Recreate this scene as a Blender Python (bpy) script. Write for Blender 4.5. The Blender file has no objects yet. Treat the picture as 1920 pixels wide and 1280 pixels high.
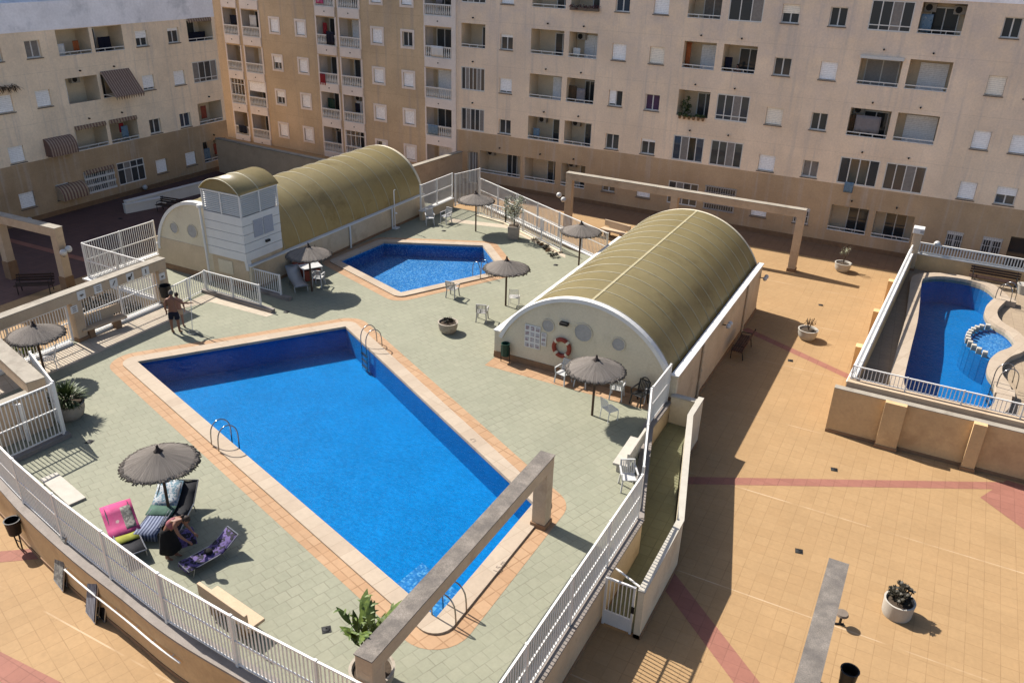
import bpy, bmesh, math, random
from mathutils import Vector, Matrix
from mathutils.geometry import delaunay_2d_cdt
random.seed(7)
R = math.radians
SC = bpy.context.scene
COL = SC.collection

# ------------------------------------------------------------------ camera
F_PX, PITCH, ROLL, YAW = 1551.278, R(25.93875), R(-1.763046), R(-27.290476)
H = 16.4
cy, sy, cp, sp = math.cos(YAW), math.sin(YAW), math.cos(PITCH), math.sin(PITCH)
_fw = Vector((sy * cp, cy * cp, -sp)); _rt = Vector((cy, -sy, 0)); _dn = _fw.cross(_rt)
_r2 = math.cos(ROLL) * _rt + math.sin(ROLL) * _dn
_d2 = -math.sin(ROLL) * _rt + math.cos(ROLL) * _dn
cam_d = bpy.data.cameras.new("camera"); cam = bpy.data.objects.new("camera", cam_d); COL.objects.link(cam)
cam.matrix_world = Matrix(((_r2.x, -_d2.x, -_fw.x, 0), (_r2.y, -_d2.y, -_fw.y, 0), (_r2.z, -_d2.z, -_fw.z, H), (0, 0, 0, 1)))
cam_d.sensor_width = 36; cam_d.lens = F_PX / 1920 * 36; cam_d.clip_end = 1000; cam_d.clip_start = .1
SC.camera = cam

def at(px, py, z=0.0):
    """survey: the point of the horizontal plane z that the photograph shows at pixel px, py"""
    d = _r2 * ((px - 960) / F_PX) + _d2 * ((py - 640) / F_PX) + _fw
    t = (z - H) / d.z
    return Vector((d.x * t, d.y * t, z))
def atY(px, py, Y):
    d = _r2 * ((px - 960) / F_PX) + _d2 * ((py - 640) / F_PX) + _fw
    t = Y / d.y
    return Vector((d.x * t, Y, H + d.z * t))
def atX(px, py, X):
    d = _r2 * ((px - 960) / F_PX) + _d2 * ((py - 640) / F_PX) + _fw
    t = X / d.x
    return Vector((X, d.y * t, H + d.z * t))
D = 1.3          # level of the pool deck
K = 1.45         # level of the kerb round it

# ------------------------------------------------------------------ materials
GA = .50      # dims colours outside KEEP, so shaded fronts read brighter beside sunlit ground
KEEP = {"white_enamel", "white_paint", "plaster_cream", "plaster_cream_wall", "plaster_tan_wall", "pergola_render", "plaster_recess", "white_parapet_wash", "white_wash_slab", "shutter_slats_white", "shutter_slats_cream", "window_glass"}
def sc(c, name=""):
    return tuple(c) if name in KEEP else tuple(v * GA for v in c)
def lin(c):
    return tuple(((v / 12.92) if v <= .04045 else ((v + .055) / 1.055) ** 2.4) for v in c)
def new_mat(name):
    m = bpy.data.materials.new(name); m.use_nodes = True
    return m, m.node_tree.nodes, m.node_tree.links, m.node_tree.nodes["Principled BSDF"]
def mixc(n, l, fac, a, b, mode='MIX'):
    x = n.new('ShaderNodeMix'); x.data_type = 'RGBA'; x.blend_type = mode
    for s, v in ((0, fac), (6, a), (7, b)):
        if hasattr(v, 'is_linked') or hasattr(v, 'links'): l.new(v, x.inputs[s])
        elif isinstance(v, (int, float)): x.inputs[s].default_value = v
        else: x.inputs[s].default_value = (*v, 1)
    return x.outputs[2]
def noise(n, l, co, scale, detail=4, rough=.6, vscale=None):
    t = n.new('ShaderNodeTexNoise'); t.inputs['Scale'].default_value = scale
    t.inputs['Detail'].default_value = detail; t.inputs['Roughness'].default_value = rough
    if vscale:
        mp = n.new('ShaderNodeMapping'); mp.inputs['Scale'].default_value = vscale; l.new(co, mp.inputs[0]); co = mp.outputs[0]
    l.new(co, t.inputs['Vector']); return t.outputs['Fac']
def ramp(n, l, fac, a, b, ca=(0, 0, 0), cb=(1, 1, 1)):
    r = n.new('ShaderNodeValToRGB'); r.color_ramp.elements[0].position = a; r.color_ramp.elements[1].position = b
    r.color_ramp.elements[0].color = (*ca, 1); r.color_ramp.elements[1].color = (*cb, 1); l.new(fac, r.inputs[0]); return r.outputs[0]
def coords(n, world=False):
    if world:
        return n.new('ShaderNodeNewGeometry').outputs['Position']
    return n.new('ShaderNodeTexCoord').outputs['Object']
def mat(name, c, rough=.75, var=.12, scale=3.0, bump=.0, bscale=40, metal=0, dirt=None, spec=.3, fine=.06):
    """plain material: a colour with large and small mottling, optional dirt (colour, amount)"""
    c = sc(c, name); dirt = (sc(dirt[0], name), dirt[1]) if dirt else None
    m, n, l, p = new_mat(name); co = coords(n)
    f1 = noise(n, l, co, scale, 5); f2 = noise(n, l, co, scale * 14, 3)
    a = tuple(v * (1 - var) for v in c); b = tuple(min(1, v * (1 + var)) for v in c)
    o = mixc(n, l, ramp(n, l, f1, .3, .7), a, b)
    o = mixc(n, l, 1, o, ramp(n, l, f2, .3, .7, (1 - fine,) * 3, (1 + fine,) * 3), 'MULTIPLY')
    if dirt:
        fd = noise(n, l, co, scale * .7, 6, .7)
        o = mixc(n, l, ramp(n, l, fd, .62 - dirt[1] * .3, .72), o, dirt[0])
    l.new(o, p.inputs['Base Color'])
    p.inputs['Roughness'].default_value = rough; p.inputs['Metallic'].default_value = metal
    p.inputs['Specular IOR Level'].default_value = spec
    if bump:
        bn = n.new('ShaderNodeBump'); bn.inputs['Strength'].default_value = bump; bn.inputs['Distance'].default_value = .02
        l.new(noise(n, l, co, bscale, 4), bn.inputs['Height']); l.new(bn.outputs[0], p.inputs['Normal'])
    return m
def plaster(name, top, low=None, zband=0, grey=None, axis=0):
    """render on the housing blocks: two colours parted at a level, weather streaks running down from sills"""
    m, n, l, p = new_mat(name); co = coords(n, True)
    sep = n.new('ShaderNodeSeparateXYZ'); l.new(co, sep.inputs[0])
    o = top
    f = noise(n, l, co, .35, 5)
    o = mixc(n, l, ramp(n, l, f, .35, .68), tuple(v * .88 for v in top), tuple(v * 1.1 for v in top))
    if grey:
        z = ramp(n, l, sep.outputs[2], 0, 1)
        mr = n.new('ShaderNodeMapRange'); mr.inputs[1].default_value = 4; mr.inputs[2].default_value = 13; l.new(sep.outputs[2], mr.inputs[0])
        g = n.new('ShaderNodeMath'); g.operation = 'MULTIPLY'; l.new(mr.outputs[0], g.inputs[0]); l.new(ramp(n, l, noise(n, l, co, .8, 6, .65), .3, .75), g.inputs[1])
        o = mixc(n, l, g.outputs[0], o, grey)
    if low:
        gt = n.new('ShaderNodeMath'); gt.operation = 'LESS_THAN'; gt.inputs[1].default_value = zband; l.new(sep.outputs[2], gt.inputs[0])
        lo = mixc(n, l, ramp(n, l, f, .35, .68), tuple(v * .85 for v in low), tuple(v * 1.12 for v in low))
        o = mixc(n, l, gt.outputs[0], o, lo)
    st = noise(n, l, co, 1.0, 5, .62, (2.6, 2.6, .13))
    o = mixc(n, l, ramp(n, l, st, .53, .68, (0, 0, 0), (.42, .42, .42)), o, tuple(v * .58 for v in (top[0], top[0] * .88, top[0] * .78)), 'MIX')
    st2 = noise(n, l, co, 1.0, 4, .6, (.5, .5, .25))
    o = mixc(n, l, ramp(n, l, st2, .5, .72, (0, 0, 0), (.16, .16, .16)), o, tuple(v * .72 for v in top), 'MIX')
    # faint horizontal daywork joints
    md = n.new('ShaderNodeMath'); md.operation = 'PINGPONG'; md.inputs[1].default_value = 1.415; l.new(sep.outputs[2], md.inputs[0])
    jt = n.new('ShaderNodeMath'); jt.operation = 'LESS_THAN'; jt.inputs[1].default_value = .012; l.new(md.outputs[0], jt.inputs[0])
    jm = n.new('ShaderNodeMath'); jm.operation = 'MULTIPLY'; jm.inputs[1].default_value = .3; l.new(jt.outputs[0], jm.inputs[0])
    o = mixc(n, l, jm.outputs[0], o, tuple(v * .5 for v in top))
    f3 = noise(n, l, co, 9, 5, .7)
    o = mixc(n, l, 1, o, ramp(n, l, f3, .3, .7, (.9, .9, .9), (1.08, 1.08, 1.08)), 'MULTIPLY')
    l.new(o, p.inputs['Base Color']); p.inputs['Roughness'].default_value = .9; p.inputs['Specular IOR Level'].default_value = .15
    bn = n.new('ShaderNodeBump'); bn.inputs['Strength'].default_value = .25; bn.inputs['Distance'].default_value = .01
    l.new(noise(n, l, co, 30, 4), bn.inputs['Height']); l.new(bn.outputs[0], p.inputs['Normal'])
    return m
def tiles(name, c1, c2, grout, ang, w, h, mortar=.012, joints=None, ang2=None, split=None, stain=None, offset=0.0, mort_vis=1.0, rough=.8):
    """square paving laid at an angle, each slab a little different, grout that shows unevenly"""
    c1, c2, grout = sc(c1), sc(c2), sc(grout); stain = sc(stain) if stain else None
    m, n, l, p = new_mat(name); co = coords(n, True)
    def br(a):
        mp = n.new('ShaderNodeMapping'); mp.inputs['Rotation'].default_value = (0, 0, -a); l.new(co, mp.inputs[0])
        b = n.new('ShaderNodeTexBrick'); b.offset = offset; b.squash = 1; b.inputs['Scale'].default_value = 1
        b.inputs['Brick Width'].default_value = w; b.inputs['Row Height'].default_value = h
        b.inputs['Mortar Size'].default_value = mortar; b.inputs['Mortar Smooth'].default_value = .3; b.inputs['Bias'].default_value = 0
        b.inputs['Color1'].default_value = (*c1, 1); b.inputs['Color2'].default_value = (*c2, 1); b.inputs['Mortar'].default_value = (*c1, 1)
        l.new(mp.outputs[0], b.inputs[0])
        return b.outputs['Color'], b.outputs['Fac'], mp.outputs[0]
    c, f, mpo = br(ang)
    if ang2 is not None:
        sep = n.new('ShaderNodeSeparateXYZ'); l.new(co, sep.inputs[0])
        lt = n.new('ShaderNodeMath'); lt.operation = 'LESS_THAN'; lt.inputs[1].default_value = split; l.new(sep.outputs[0], lt.inputs[0])
        c2_, f2_, _ = br(ang2)
        c = mixc(n, l, lt.outputs[0], c, c2_)
        mf = n.new('ShaderNodeMix'); l.new(lt.outputs[0], mf.inputs[0]); l.new(f, mf.inputs[2]); l.new(f2_, mf.inputs[3]); f = mf.outputs[0]
    big = noise(n, l, co, .5, 5, .65)
    c = mixc(n, l, 1, c, ramp(n, l, big, .3, .72, (.92, .92, .92), (1.06, 1.06, 1.06)), 'MULTIPLY')
    c = mixc(n, l, 1, c, ramp(n, l, noise(n, l, co, 7, 5, .7), .3, .7, (.93, .93, .93), (1.06, 1.06, 1.06)), 'MULTIPLY')
    gv = n.new('ShaderNodeMath'); gv.operation = 'MULTIPLY'; l.new(f, gv.inputs[0])
    l.new(ramp(n, l, noise(n, l, co, .9, 4, .7), .36, .66, (.12 * mort_vis,) * 3, (mort_vis,) * 3), gv.inputs[1])
    c = mixc(n, l, gv.outputs[0], c, grout)
    if stain:
        c = mixc(n, l, ramp(n, l, noise(n, l, co, .8, 7, .75), .6, .8, (0, 0, 0), (.5, .5, .5)), c, stain)
        c = mixc(n, l, ramp(n, l, noise(n, l, co, 2.3, 5, .6), .66, .74, (0, 0, 0), (.35, .35, .35)), c, tuple(v * .75 for v in stain))
    if joints:
        sp_ = n.new('ShaderNodeSeparateXYZ'); l.new(co, sp_.inputs[0])
        pg = n.new('ShaderNodeMath'); pg.operation = 'PINGPONG'; pg.inputs[1].default_value = joints[0] / 2
        ad = n.new('ShaderNodeMath'); ad.operation = 'ADD'; ad.inputs[1].default_value = joints[1]; l.new(sp_.outputs[1], ad.inputs[0])
        l.new(ad.outputs[0], pg.inputs[0])
        lt = n.new('ShaderNodeMath'); lt.operation = 'LESS_THAN'; lt.inputs[1].default_value = .022; l.new(pg.outputs[0], lt.inputs[0])
        jm = n.new('ShaderNodeMath'); jm.operation = 'MULTIPLY'; l.new(lt.outputs[0], jm.inputs[0])
        l.new(ramp(n, l, noise(n, l, co, .5, 3), .42, .6, (0, 0, 0), (.38, .38, .38)), jm.inputs[1])
        c = mixc(n, l, jm.outputs[0], c, (.55, .44, .31))
    l.new(c, p.inputs['Base Color']); p.inputs['Roughness'].default_value = rough; p.inputs['Specular IOR Level'].default_value = .25
    bn = n.new('ShaderNodeBump'); bn.inputs['Strength'].default_value = .3; bn.inputs['Distance'].default_value = .01; bn.invert = True
    l.new(f, bn.inputs['Height']); l.new(bn.outputs[0], p.inputs['Normal'])
    return m
def stripes(name, cols, width, axis=0, rough=.85, ang=0):
    cols = [sc(c, name) for c in cols]
    m, n, l, p = new_mat(name); co = coords(n)
    mp = n.new('ShaderNodeMapping'); mp.inputs['Rotation'].default_value = (0, 0, ang); l.new(co, mp.inputs[0])
    sep = n.new('ShaderNodeSeparateXYZ'); l.new(mp.outputs[0], sep.inputs[0])
    dv = n.new('ShaderNodeMath'); dv.operation = 'DIVIDE'; dv.inputs[1].default_value = width; l.new(sep.outputs[axis], dv.inputs[0])
    fr = n.new('ShaderNodeMath'); fr.operation = 'FRACT'; l.new(dv.outputs[0], fr.inputs[0])
    r = n.new('ShaderNodeValToRGB'); r.color_ramp.interpolation = 'CONSTANT'
    while len(r.color_ramp.elements) < len(cols): r.color_ramp.elements.new(.5)
    for i, c in enumerate(cols):
        r.color_ramp.elements[i].position = i / len(cols); r.color_ramp.elements[i].color = (*c, 1)
    l.new(fr.outputs[0], r.inputs[0])
    o = mixc(n, l, 1, r.outputs[0], ramp(n, l, noise(n, l, co, 9, 4), .3, .7, (.85, .85, .85), (1.1, 1.1, 1.1)), 'MULTIPLY')
    l.new(o, p.inputs['Base Color']); p.inputs['Roughness'].default_value = rough
    return m
def blotch(name, cols, scale=6, rough=.9):
    """printed cloth: irregular patches of several colours"""
    cols = [sc(c, name) for c in cols]
    m, n, l, p = new_mat(name); co = coords(n)
    f = noise(n, l, co, scale, 3, .5)
    r = n.new('ShaderNodeValToRGB'); r.color_ramp.interpolation = 'CONSTANT'
    while len(r.color_ramp.elements) < len(cols): r.color_ramp.elements.new(.5)
    for i, c in enumerate(cols):
        r.color_ramp.elements[i].position = 0 if i == 0 else .36 + .3 * (i - 1) / max(1, len(cols) - 2)
        r.color_ramp.elements[i].color = (*c, 1)
    l.new(f, r.inputs[0]); l.new(r.outputs[0], p.inputs['Base Color']); p.inputs['Roughness'].default_value = rough
    return m
def leaf_mat(name, a, b, rough=.55):
    a, b = sc(a), sc(b)
    m, n, l, p = new_mat(name)
    co = coords(n)
    o = mixc(n, l, ramp(n, l, noise(n, l, co, 9, 2), .35, .65), a, b)
    l.new(o, p.inputs['Base Color']); p.inputs['Roughness'].default_value = rough
    p.inputs['Specular IOR Level'].default_value = .35
    return m
def thatch(name):
    m, n, l, p = new_mat(name); co = coords(n)
    sep = n.new('ShaderNodeSeparateXYZ'); l.new(co, sep.inputs[0])
    a2 = n.new('ShaderNodeMath'); a2.operation = 'ARCTAN2'; l.new(sep.outputs[1], a2.inputs[0]); l.new(sep.outputs[0], a2.inputs[1])
    ln = n.new('ShaderNodeVectorMath'); ln.operation = 'LENGTH'; l.new(co, ln.inputs[0])
    cb = n.new('ShaderNodeCombineXYZ'); l.new(a2.outputs[0], cb.inputs[0]); l.new(ln.outputs[1], cb.inputs[1])
    f = noise(n, l, cb.outputs[0], 1, 6, .75, (60, 4.2, 1))
    o = mixc(n, l, ramp(n, l, f, .32, .68), (.045, .037, .031), (.265, .235, .205))
    o = mixc(n, l, ramp(n, l, noise(n, l, co, 3, 4), .45, .7), o, mixc(n, l, .5, o, (.16, .14, .125)))
    l.new(o, p.inputs['Base Color']); p.inputs['Roughness'].default_value = .95; p.inputs['Specular IOR Level'].default_value = .1
    bn = n.new('ShaderNodeBump'); bn.inputs['Strength'].default_value = .9; bn.inputs['Distance'].default_value = .04
    l.new(f, bn.inputs['Height']); l.new(bn.outputs[0], p.inputs['Normal'])
    return m
def roof_mat(name):
    """olive translucent roof sheet, dulled, with brown weather stains: daylight glows through it"""
    m, n, l, p = new_mat(name); co = coords(n, True)
    o = mixc(n, l, ramp(n, l, noise(n, l, co, .55, 5, .6), .3, .7), (.235, .192, .092), (.285, .237, .122))
    o = mixc(n, l, ramp(n, l, noise(n, l, co, .42, 5, .7, (1, 1, 1.6)), .56, .68, (0, 0, 0), (.5, .5, .5)), o, (.125, .092, .036))
    o = mixc(n, l, 1, o, ramp(n, l, noise(n, l, co, 2.6, 6, .75, (1, 3, 1)), .3, .7, (.92, .92, .92), (1.07, 1.07, 1.07)), 'MULTIPLY')
    l.new(o, p.inputs['Base Color']); p.inputs['Roughness'].default_value = .33; p.inputs['Specular IOR Level'].default_value = .45
    tr = n.new('ShaderNodeBsdfTranslucent'); l.new(mixc(n, l, 1, o, (1.9, 1.85, 1.6), 'MULTIPLY'), tr.inputs[0])
    ms = n.new('ShaderNodeMixShader'); ms.inputs[0].default_value = .38; l.new(p.outputs[0], ms.inputs[1]); l.new(tr.outputs[0], ms.inputs[2]); l.new(ms.outputs[0], n['Material Output'].inputs[0])
    return m
def water_mat(name, tint, scale, strength, gloss_rough=.06):
    m, n, l, p = new_mat(name); n.remove(p)
    out = n['Material Output']; co = coords(n, True)
    tr = n.new('ShaderNodeBsdfTransparent'); tr.inputs[0].default_value = (*tint, 1)
    gl = n.new('ShaderNodeBsdfGlossy'); gl.inputs['Roughness'].default_value = gloss_rough
    a = noise(n, l, co, scale, 3, .55, (1, 1.5, 1)); b = noise(n, l, co, scale * 3.1, 2, .5)
    ad = n.new('ShaderNodeMath'); ad.operation = 'MULTIPLY_ADD'; ad.inputs[1].default_value = .35; l.new(b, ad.inputs[0]); l.new(a, ad.inputs[2])
    bn = n.new('ShaderNodeBump'); bn.inputs['Strength'].default_value = strength; bn.inputs['Distance'].default_value = .12
    l.new(ad.outputs[0], bn.inputs['Height'])
    l.new(mixc(n, l, ramp(n, l, noise(n, l, co, scale * 2.4, 3, .6, (1.0, 2.4, 1)), .40, .60), tuple(v * .82 for v in tint), tint), tr.inputs[0])  # ripple lights and darks painted into the water tint
    fr = n.new('ShaderNodeFresnel'); fr.inputs[0].default_value = 1.16; l.new(bn.outputs[0], fr.inputs['Normal']); l.new(bn.outputs[0], gl.inputs['Normal'])
    mx = n.new('ShaderNodeMixShader'); l.new(fr.outputs[0], mx.inputs[0]); l.new(tr.outputs[0], mx.inputs[1]); l.new(gl.outputs[0], mx.inputs[2])
    l.new(mx.outputs[0], out.inputs[0])
    return m
def mosaic(name, cols, size, contrast=1.0):
    cols = [sc(c) for c in cols]
    m, n, l, p = new_mat(name); co = coords(n, True)
    v = n.new('ShaderNodeTexVoronoi'); v.feature = 'F1'; v.distance = 'CHEBYCHEV'; v.inputs['Scale'].default_value = 1 / size; v.inputs['Randomness'].default_value = .15
    l.new(co, v.inputs['Vector'])
    sp_ = n.new('ShaderNodeSeparateColor'); l.new(v.outputs['Color'], sp_.inputs[0])
    r = n.new('ShaderNodeValToRGB'); r.color_ramp.interpolation = 'LINEAR'
    while len(r.color_ramp.elements) < len(cols): r.color_ramp.elements.new(.5)
    for i, c in enumerate(cols):
        r.color_ramp.elements[i].position = i / (len(cols) - 1); r.color_ramp.elements[i].color = (*c, 1)
    l.new(sp_.outputs[0], r.inputs[0])
    o = mixc(n, l, 1, r.outputs[0], ramp(n, l, noise(n, l, co, .5, 3), .3, .7, (.9, .9, .9), (1.08, 1.08, 1.08)), 'MULTIPLY')
    l.new(o, p.inputs['Base Color']); p.inputs['Roughness'].default_value = .6; p.inputs['Specular IOR Level'].default_value = .05
    return m
def glass_mat(name, c=(.045, .048, .05), rough=.08):
    m, n, l, p = new_mat(name)
    p.inputs['Base Color'].default_value = (*c, 1); p.inputs['Roughness'].default_value = rough; p.inputs['Specular IOR Level'].default_value = .6
    return m

BEIGE = (.82, .64, .46); BROWN = (.46, .32, .19)
MAT = dict(
    fac_right=plaster('plaster_two_tone_right', BEIGE, BROWN, 3.82, (.60, .50, .43)),
    fac_left=plaster('plaster_two_tone_left', (.85, .68, .49), (.40, .28, .165), 3.52),
    fac_mid=plaster('plaster_mustard', (.53, .40, .255)),
    recess=mat('plaster_recess', (.60, .49, .35), .9, .1, .8),
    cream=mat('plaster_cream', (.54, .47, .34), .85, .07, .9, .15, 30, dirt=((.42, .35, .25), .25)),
    creamwall=mat('plaster_cream_wall', (.46, .36, .24), .85, .10, .9, .15, 30, dirt=((.33, .25, .16), .3)),
    tanwall=mat('plaster_tan_wall', (.50, .335, .17), .85, .12, .8, .2, 30, dirt=((.38, .24, .12), .3)),
    yard=tiles('yard_paving_shade_dark', (.17, .095, .085), (.20, .11, .095), (.1, .06, .055), 0, .42, .42, .012),
    white=mat('white_paint', (.56, .545, .51), .45, .04, 2),
    whitemetal=mat('white_enamel', (.60, .585, .55), .35, .05, 3, spec=.5),
    whitepar=mat('white_parapet_wash', (.86, .84, .85), .85, .10, .5, dirt=((.5, .5, .52), .3)),
    slabwhite=mat('white_wash_slab', (.68, .60, .53), .85, .08, 1),
    shutter=stripes('shutter_slats_white', [(.88, .87, .85), (.88, .87, .85), (.88, .87, .85), (.88, .87, .85), (.7, .69, .67)], .1, 2),
    shuttercream=stripes('shutter_slats_cream', [(.86, .79, .66), (.86, .79, .66), (.86, .79, .66), (.66, .6, .5)], .1, 2),
    glass=glass_mat('window_glass'),
    glassblue=glass_mat('window_glass_blue', (.03, .045, .07), .05),
    curtain=mat('net_curtain', (.42, .38, .34), .9, .15, 8),
    purple=mat('curtain_purple', (.16, .09, .17), .9, .2, 6),
    dark=mat('dark_interior', (.03, .025, .022), .9, .2, 2),
    sill=mat('stone_sill', (.28, .22, .17), .8, .1, 5),
    concrete=mat('weathered_concrete', (.33, .285, .24), .95, .25, 2.6, .5, 40, dirt=((.17, .15, .135), .7), fine=.25),
    pergola=mat('pergola_render', (.42, .315, .21), .9, .10, 1.2, .2, 30, dirt=((.31, .22, .14), .25)),
    pergtop=mat('pergola_top_pale', (.52, .46, .37), .9, .14, 1.6, .2, 30, dirt=((.33, .28, .22), .35)),
    plinth=mat('terracotta_plinth', (.40, .235, .125), .75, .15, 4),
    deck=tiles('deck_slabs', (.395, .395, .28), (.425, .42, .30), (.24, .225, .16), R(70), .36, .34, .014, offset=.5, stain=(.50, .47, .37), mort_vis=.66),
    plaza=tiles('plaza_slabs', (.56, .35, .165), (.59, .375, .18), (.36, .21, .095), 0, .42, .42, .011, joints=(5.0, .95), ang2=R(72), split=-5.45, offset=0, mort_vis=.6, stain=(.52, .32, .15)),
    ramptile=tiles('ramp_floor', (.30, .295, .165), (.33, .325, .185), (.2, .19, .11), 0, .42, .42, .012),
    terr=tiles('terrace_slabs', (.50, .38, .26), (.56, .43, .29), (.36, .27, .17), R(3), .42, .42, .012),
    red=tiles('red_paving', (.44, .185, .13), (.49, .21, .15), (.3, .13, .09), 0, .42, .42, .012),
    coping=tiles('pool_coping_stone', (.62, .49, .36), (.69, .56, .42), (.5, .39, .27), R(-18), .5, .9, .012, stain=(.60, .42, .27)),
    border=tiles('orange_border_tile', (.60, .36, .195), (.66, .42, .24), (.4, .23, .12), R(-18), .42, .42, .02),
    pool=mosaic('pool_mosaic', [(.0, .235, .67), (.0, .265, .73), (.0, .30, .79)], .035),
    poolsmall=mosaic('pool_mosaic_speckled', [(.025, .225, .62), (.04, .265, .68), (.07, .31, .74), (.22, .55, .92)], .055),
    poolright=mosaic('pool_mosaic_right', [(.003, .20, .58), (.006, .235, .64), (.012, .27, .70)], .04),
    water=water_mat('pool_water_main', (.86, 1, 1), 2.6, .35, .05),
    watersmall=water_mat('pool_water_small', (.94, .99, 1), 3.4, .3, .04),
    roof=roof_mat('olive_roof_sheet'),
    seam=mat('roof_seam', (.85, .77, .53), .5, .1, 4),
    ridge=mat('roof_ridge_strip', (.62, .54, .32), .5, .1, 4),
    thatch=thatch('heather_thatch'),
    wood=mat('grey_wood', (.14, .085, .05), .8, .25, 6),
    benchwood=mat('dark_bench_slats', (.06, .03, .022), .6, .25, 8),
    redwood=mat('red_brown_slats', (.13, .045, .025), .6, .25, 8),
    iron=mat('black_iron', (.018, .017, .017), .5, .2, 6),
    plastic=mat('white_plastic', (.80, .79, .76), .4, .04, 5, spec=.5),
    plasticgrey=mat('pale_grey_plastic', (.60, .58, .55), .45, .06, 5, spec=.5),
    blackplastic=mat('black_plastic', (.015, .014, .014), .4, .2, 5, spec=.5),
    greenplastic=mat('green_plastic', (.012, .07, .05), .45, .15, 5),
    chrome=mat('steel_tube', (.55, .55, .55), .18, .05, 5, metal=1),
    alu=mat('aluminium_tube', (.62, .62, .62), .3, .05, 5, metal=.8),
    pot=mat('planter_concrete', (.58, .50, .40), .85, .12, 4, .2, 40, dirt=((.36, .28, .2), .3)),
    potwhite=mat('planter_white', (.72, .66, .56), .8, .08, 4),
    soil=mat('dry_soil', (.10, .07, .045), .95, .3, 12),
    palm=leaf_mat('palm_leaf', (.045, .085, .018), (.13, .17, .04)),
    banana=leaf_mat('broad_leaf', (.07, .13, .015), (.20, .27, .04)),
    olive=leaf_mat('olive_leaf', (.34, .37, .24), (.60, .60, .42)),
    bush=leaf_mat('dark_bush_leaf', (.008, .013, .008), (.025, .035, .02)),
    lime=leaf_mat('lime_leaf', (.12, .22, .02), (.25, .35, .05)),
    succ=leaf_mat('dark_succulent', (.03, .028, .018), (.075, .06, .035)),
    dry=leaf_mat('dry_leaf', (.20, .10, .04), (.30, .17, .07)),
    bark=mat('bark', (.16, .12, .085), .9, .25, 8),
    skin=mat('skin_tan', (.36, .17, .105), .55, .08, 12),
    skinlight=mat('skin_light', (.50, .27, .19), .55, .08, 12),
    hairgrey=mat('grey_hair', (.17, .15, .13), .8, .25, 30),
    hairdark=mat('dark_hair', (.05, .03, .02), .7, .25, 30),
    navy=mat('navy_cloth', (.008, .010, .03), .85, .2, 10),
    black=mat('black_cloth', (.006, .006, .007), .9, .2, 10),
    pinktop=mat('pink_top', (.42, .14, .16), .85, .15, 10),
    pink=blotch('pink_towel_print', [(.80, .10, .30), (.80, .10, .30), (.82, .13, .33), (.86, .60, .55)], 3.0),
    blueprint=blotch('blue_white_towel', [(.12, .2, .32), (.65, .68, .70), (.2, .34, .42), (.7, .72, .72)], 9),
    bluestripe=stripes('blue_striped_cloth', [(.04, .06, .14), (.30, .34, .48)], .09, 0),
    greencloth=mat('green_cloth', (.08, .16, .12), .9, .2, 8),
    violet=blotch('violet_print', [(.07, .04, .15), (.15, .10, .30), (.012, .010, .025), (.20, .14, .34)], 7),
    yellow=mat('yellow_green_cloth', (.35, .36, .05), .9, .2, 8),
    greyfab=blotch('grey_flower_cloth', [(.28, .26, .22), (.40, .38, .33), (.2, .19, .17), (.5, .48, .42)], 9),
    silverstripe=stripes('silver_stripe_cloth', [(.04, .04, .06), (.42, .42, .46), (.06, .06, .09), (.5, .5, .55)], .16, 0),
    towelblue=blotch('blue_towel', [(.10, .20, .32), (.25, .38, .5), (.5, .55, .6)], 8),
    darkcloth=mat('dark_grey_cloth', (.035, .035, .04), .9, .2, 8),
    rimcream=mat('cream_wall_top', (.72, .66, .55), .8, .08, 3),
    red_=mat('red_cloth', (.45, .03, .04), .85, .15, 8),
    creamtile=tiles('cream_edge_tile', (.72, .60, .45), (.78, .66, .50), (.5, .38, .27), R(-18), .42, .42, .014),
    shade_strip=tiles('shade_tinted_slabs', (.36, .215, .125), (.40, .24, .14), (.2, .12, .07), 0, .42, .42, .012),  # plaza slabs darkened to carry painted shade
    orange=mat('orange_cloth', (.55, .16, .05), .85, .2, 8),
    rednylon=mat('faded_red_cloth', (.40, .10, .06), .85, .2, 5),
    ringred=mat('ring_red', (.42, .06, .03), .5, .15, 6),
    awning=stripes('awning_stripe_brown', [(.62, .44, .32), (.30, .17, .13)], .18, 1),
    awningtan=stripes('awning_stripe_tan', [(.70, .52, .34), (.33, .18, .13)], .22, 1),
    tuft=mat('dark_tuft', (.06, .045, .04), .95, .3, 12),
    straw=mat('dried_palm', (.16, .10, .055), .95, .3, 12),
    lattice=mat('white_lattice_paint', (.62, .57, .52), .6, .1, 4),
    globe=mat('opal_globe', (.82, .80, .76), .3, .03, 4, spec=.5),
    grille=mat('grey_mesh', (.60, .57, .53), .7, .1, 8),
    poster=blotch('notice_print', [(.72, .70, .69), (.72, .70, .69), (.55, .42, .42), (.40, .38, .45)], 8),
    noticeblue=blotch('notice_blue_print', [(.52, .54, .60), (.58, .60, .66), (.42, .44, .52)], 14),
    lilac=mat('lilac_cloth', (.40, .36, .36), .9, .1, 6),
    drain=mat('drain_iron', (.02, .02, .02), .7, .2, 8),
    acunit=mat('ac_white', (.62, .58, .52), .5, .06, 5),
    flower=blotch('pink_flowers', [(.03, .05, .02), (.05, .07, .03), (.28, .05, .10), (.06, .08, .03)], 30),
    gutter=mat('dark_gutter', (.03, .03, .035), .6, .2, 3),
    kerbpink=mat('pinkish_kerb', (.50, .40, .33), .85, .1, 2),
    coping2=mat('wall_coping_grey', (.40, .345, .30), .85, .12, 2, dirt=((.28, .24, .2), .3)),
)
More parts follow.
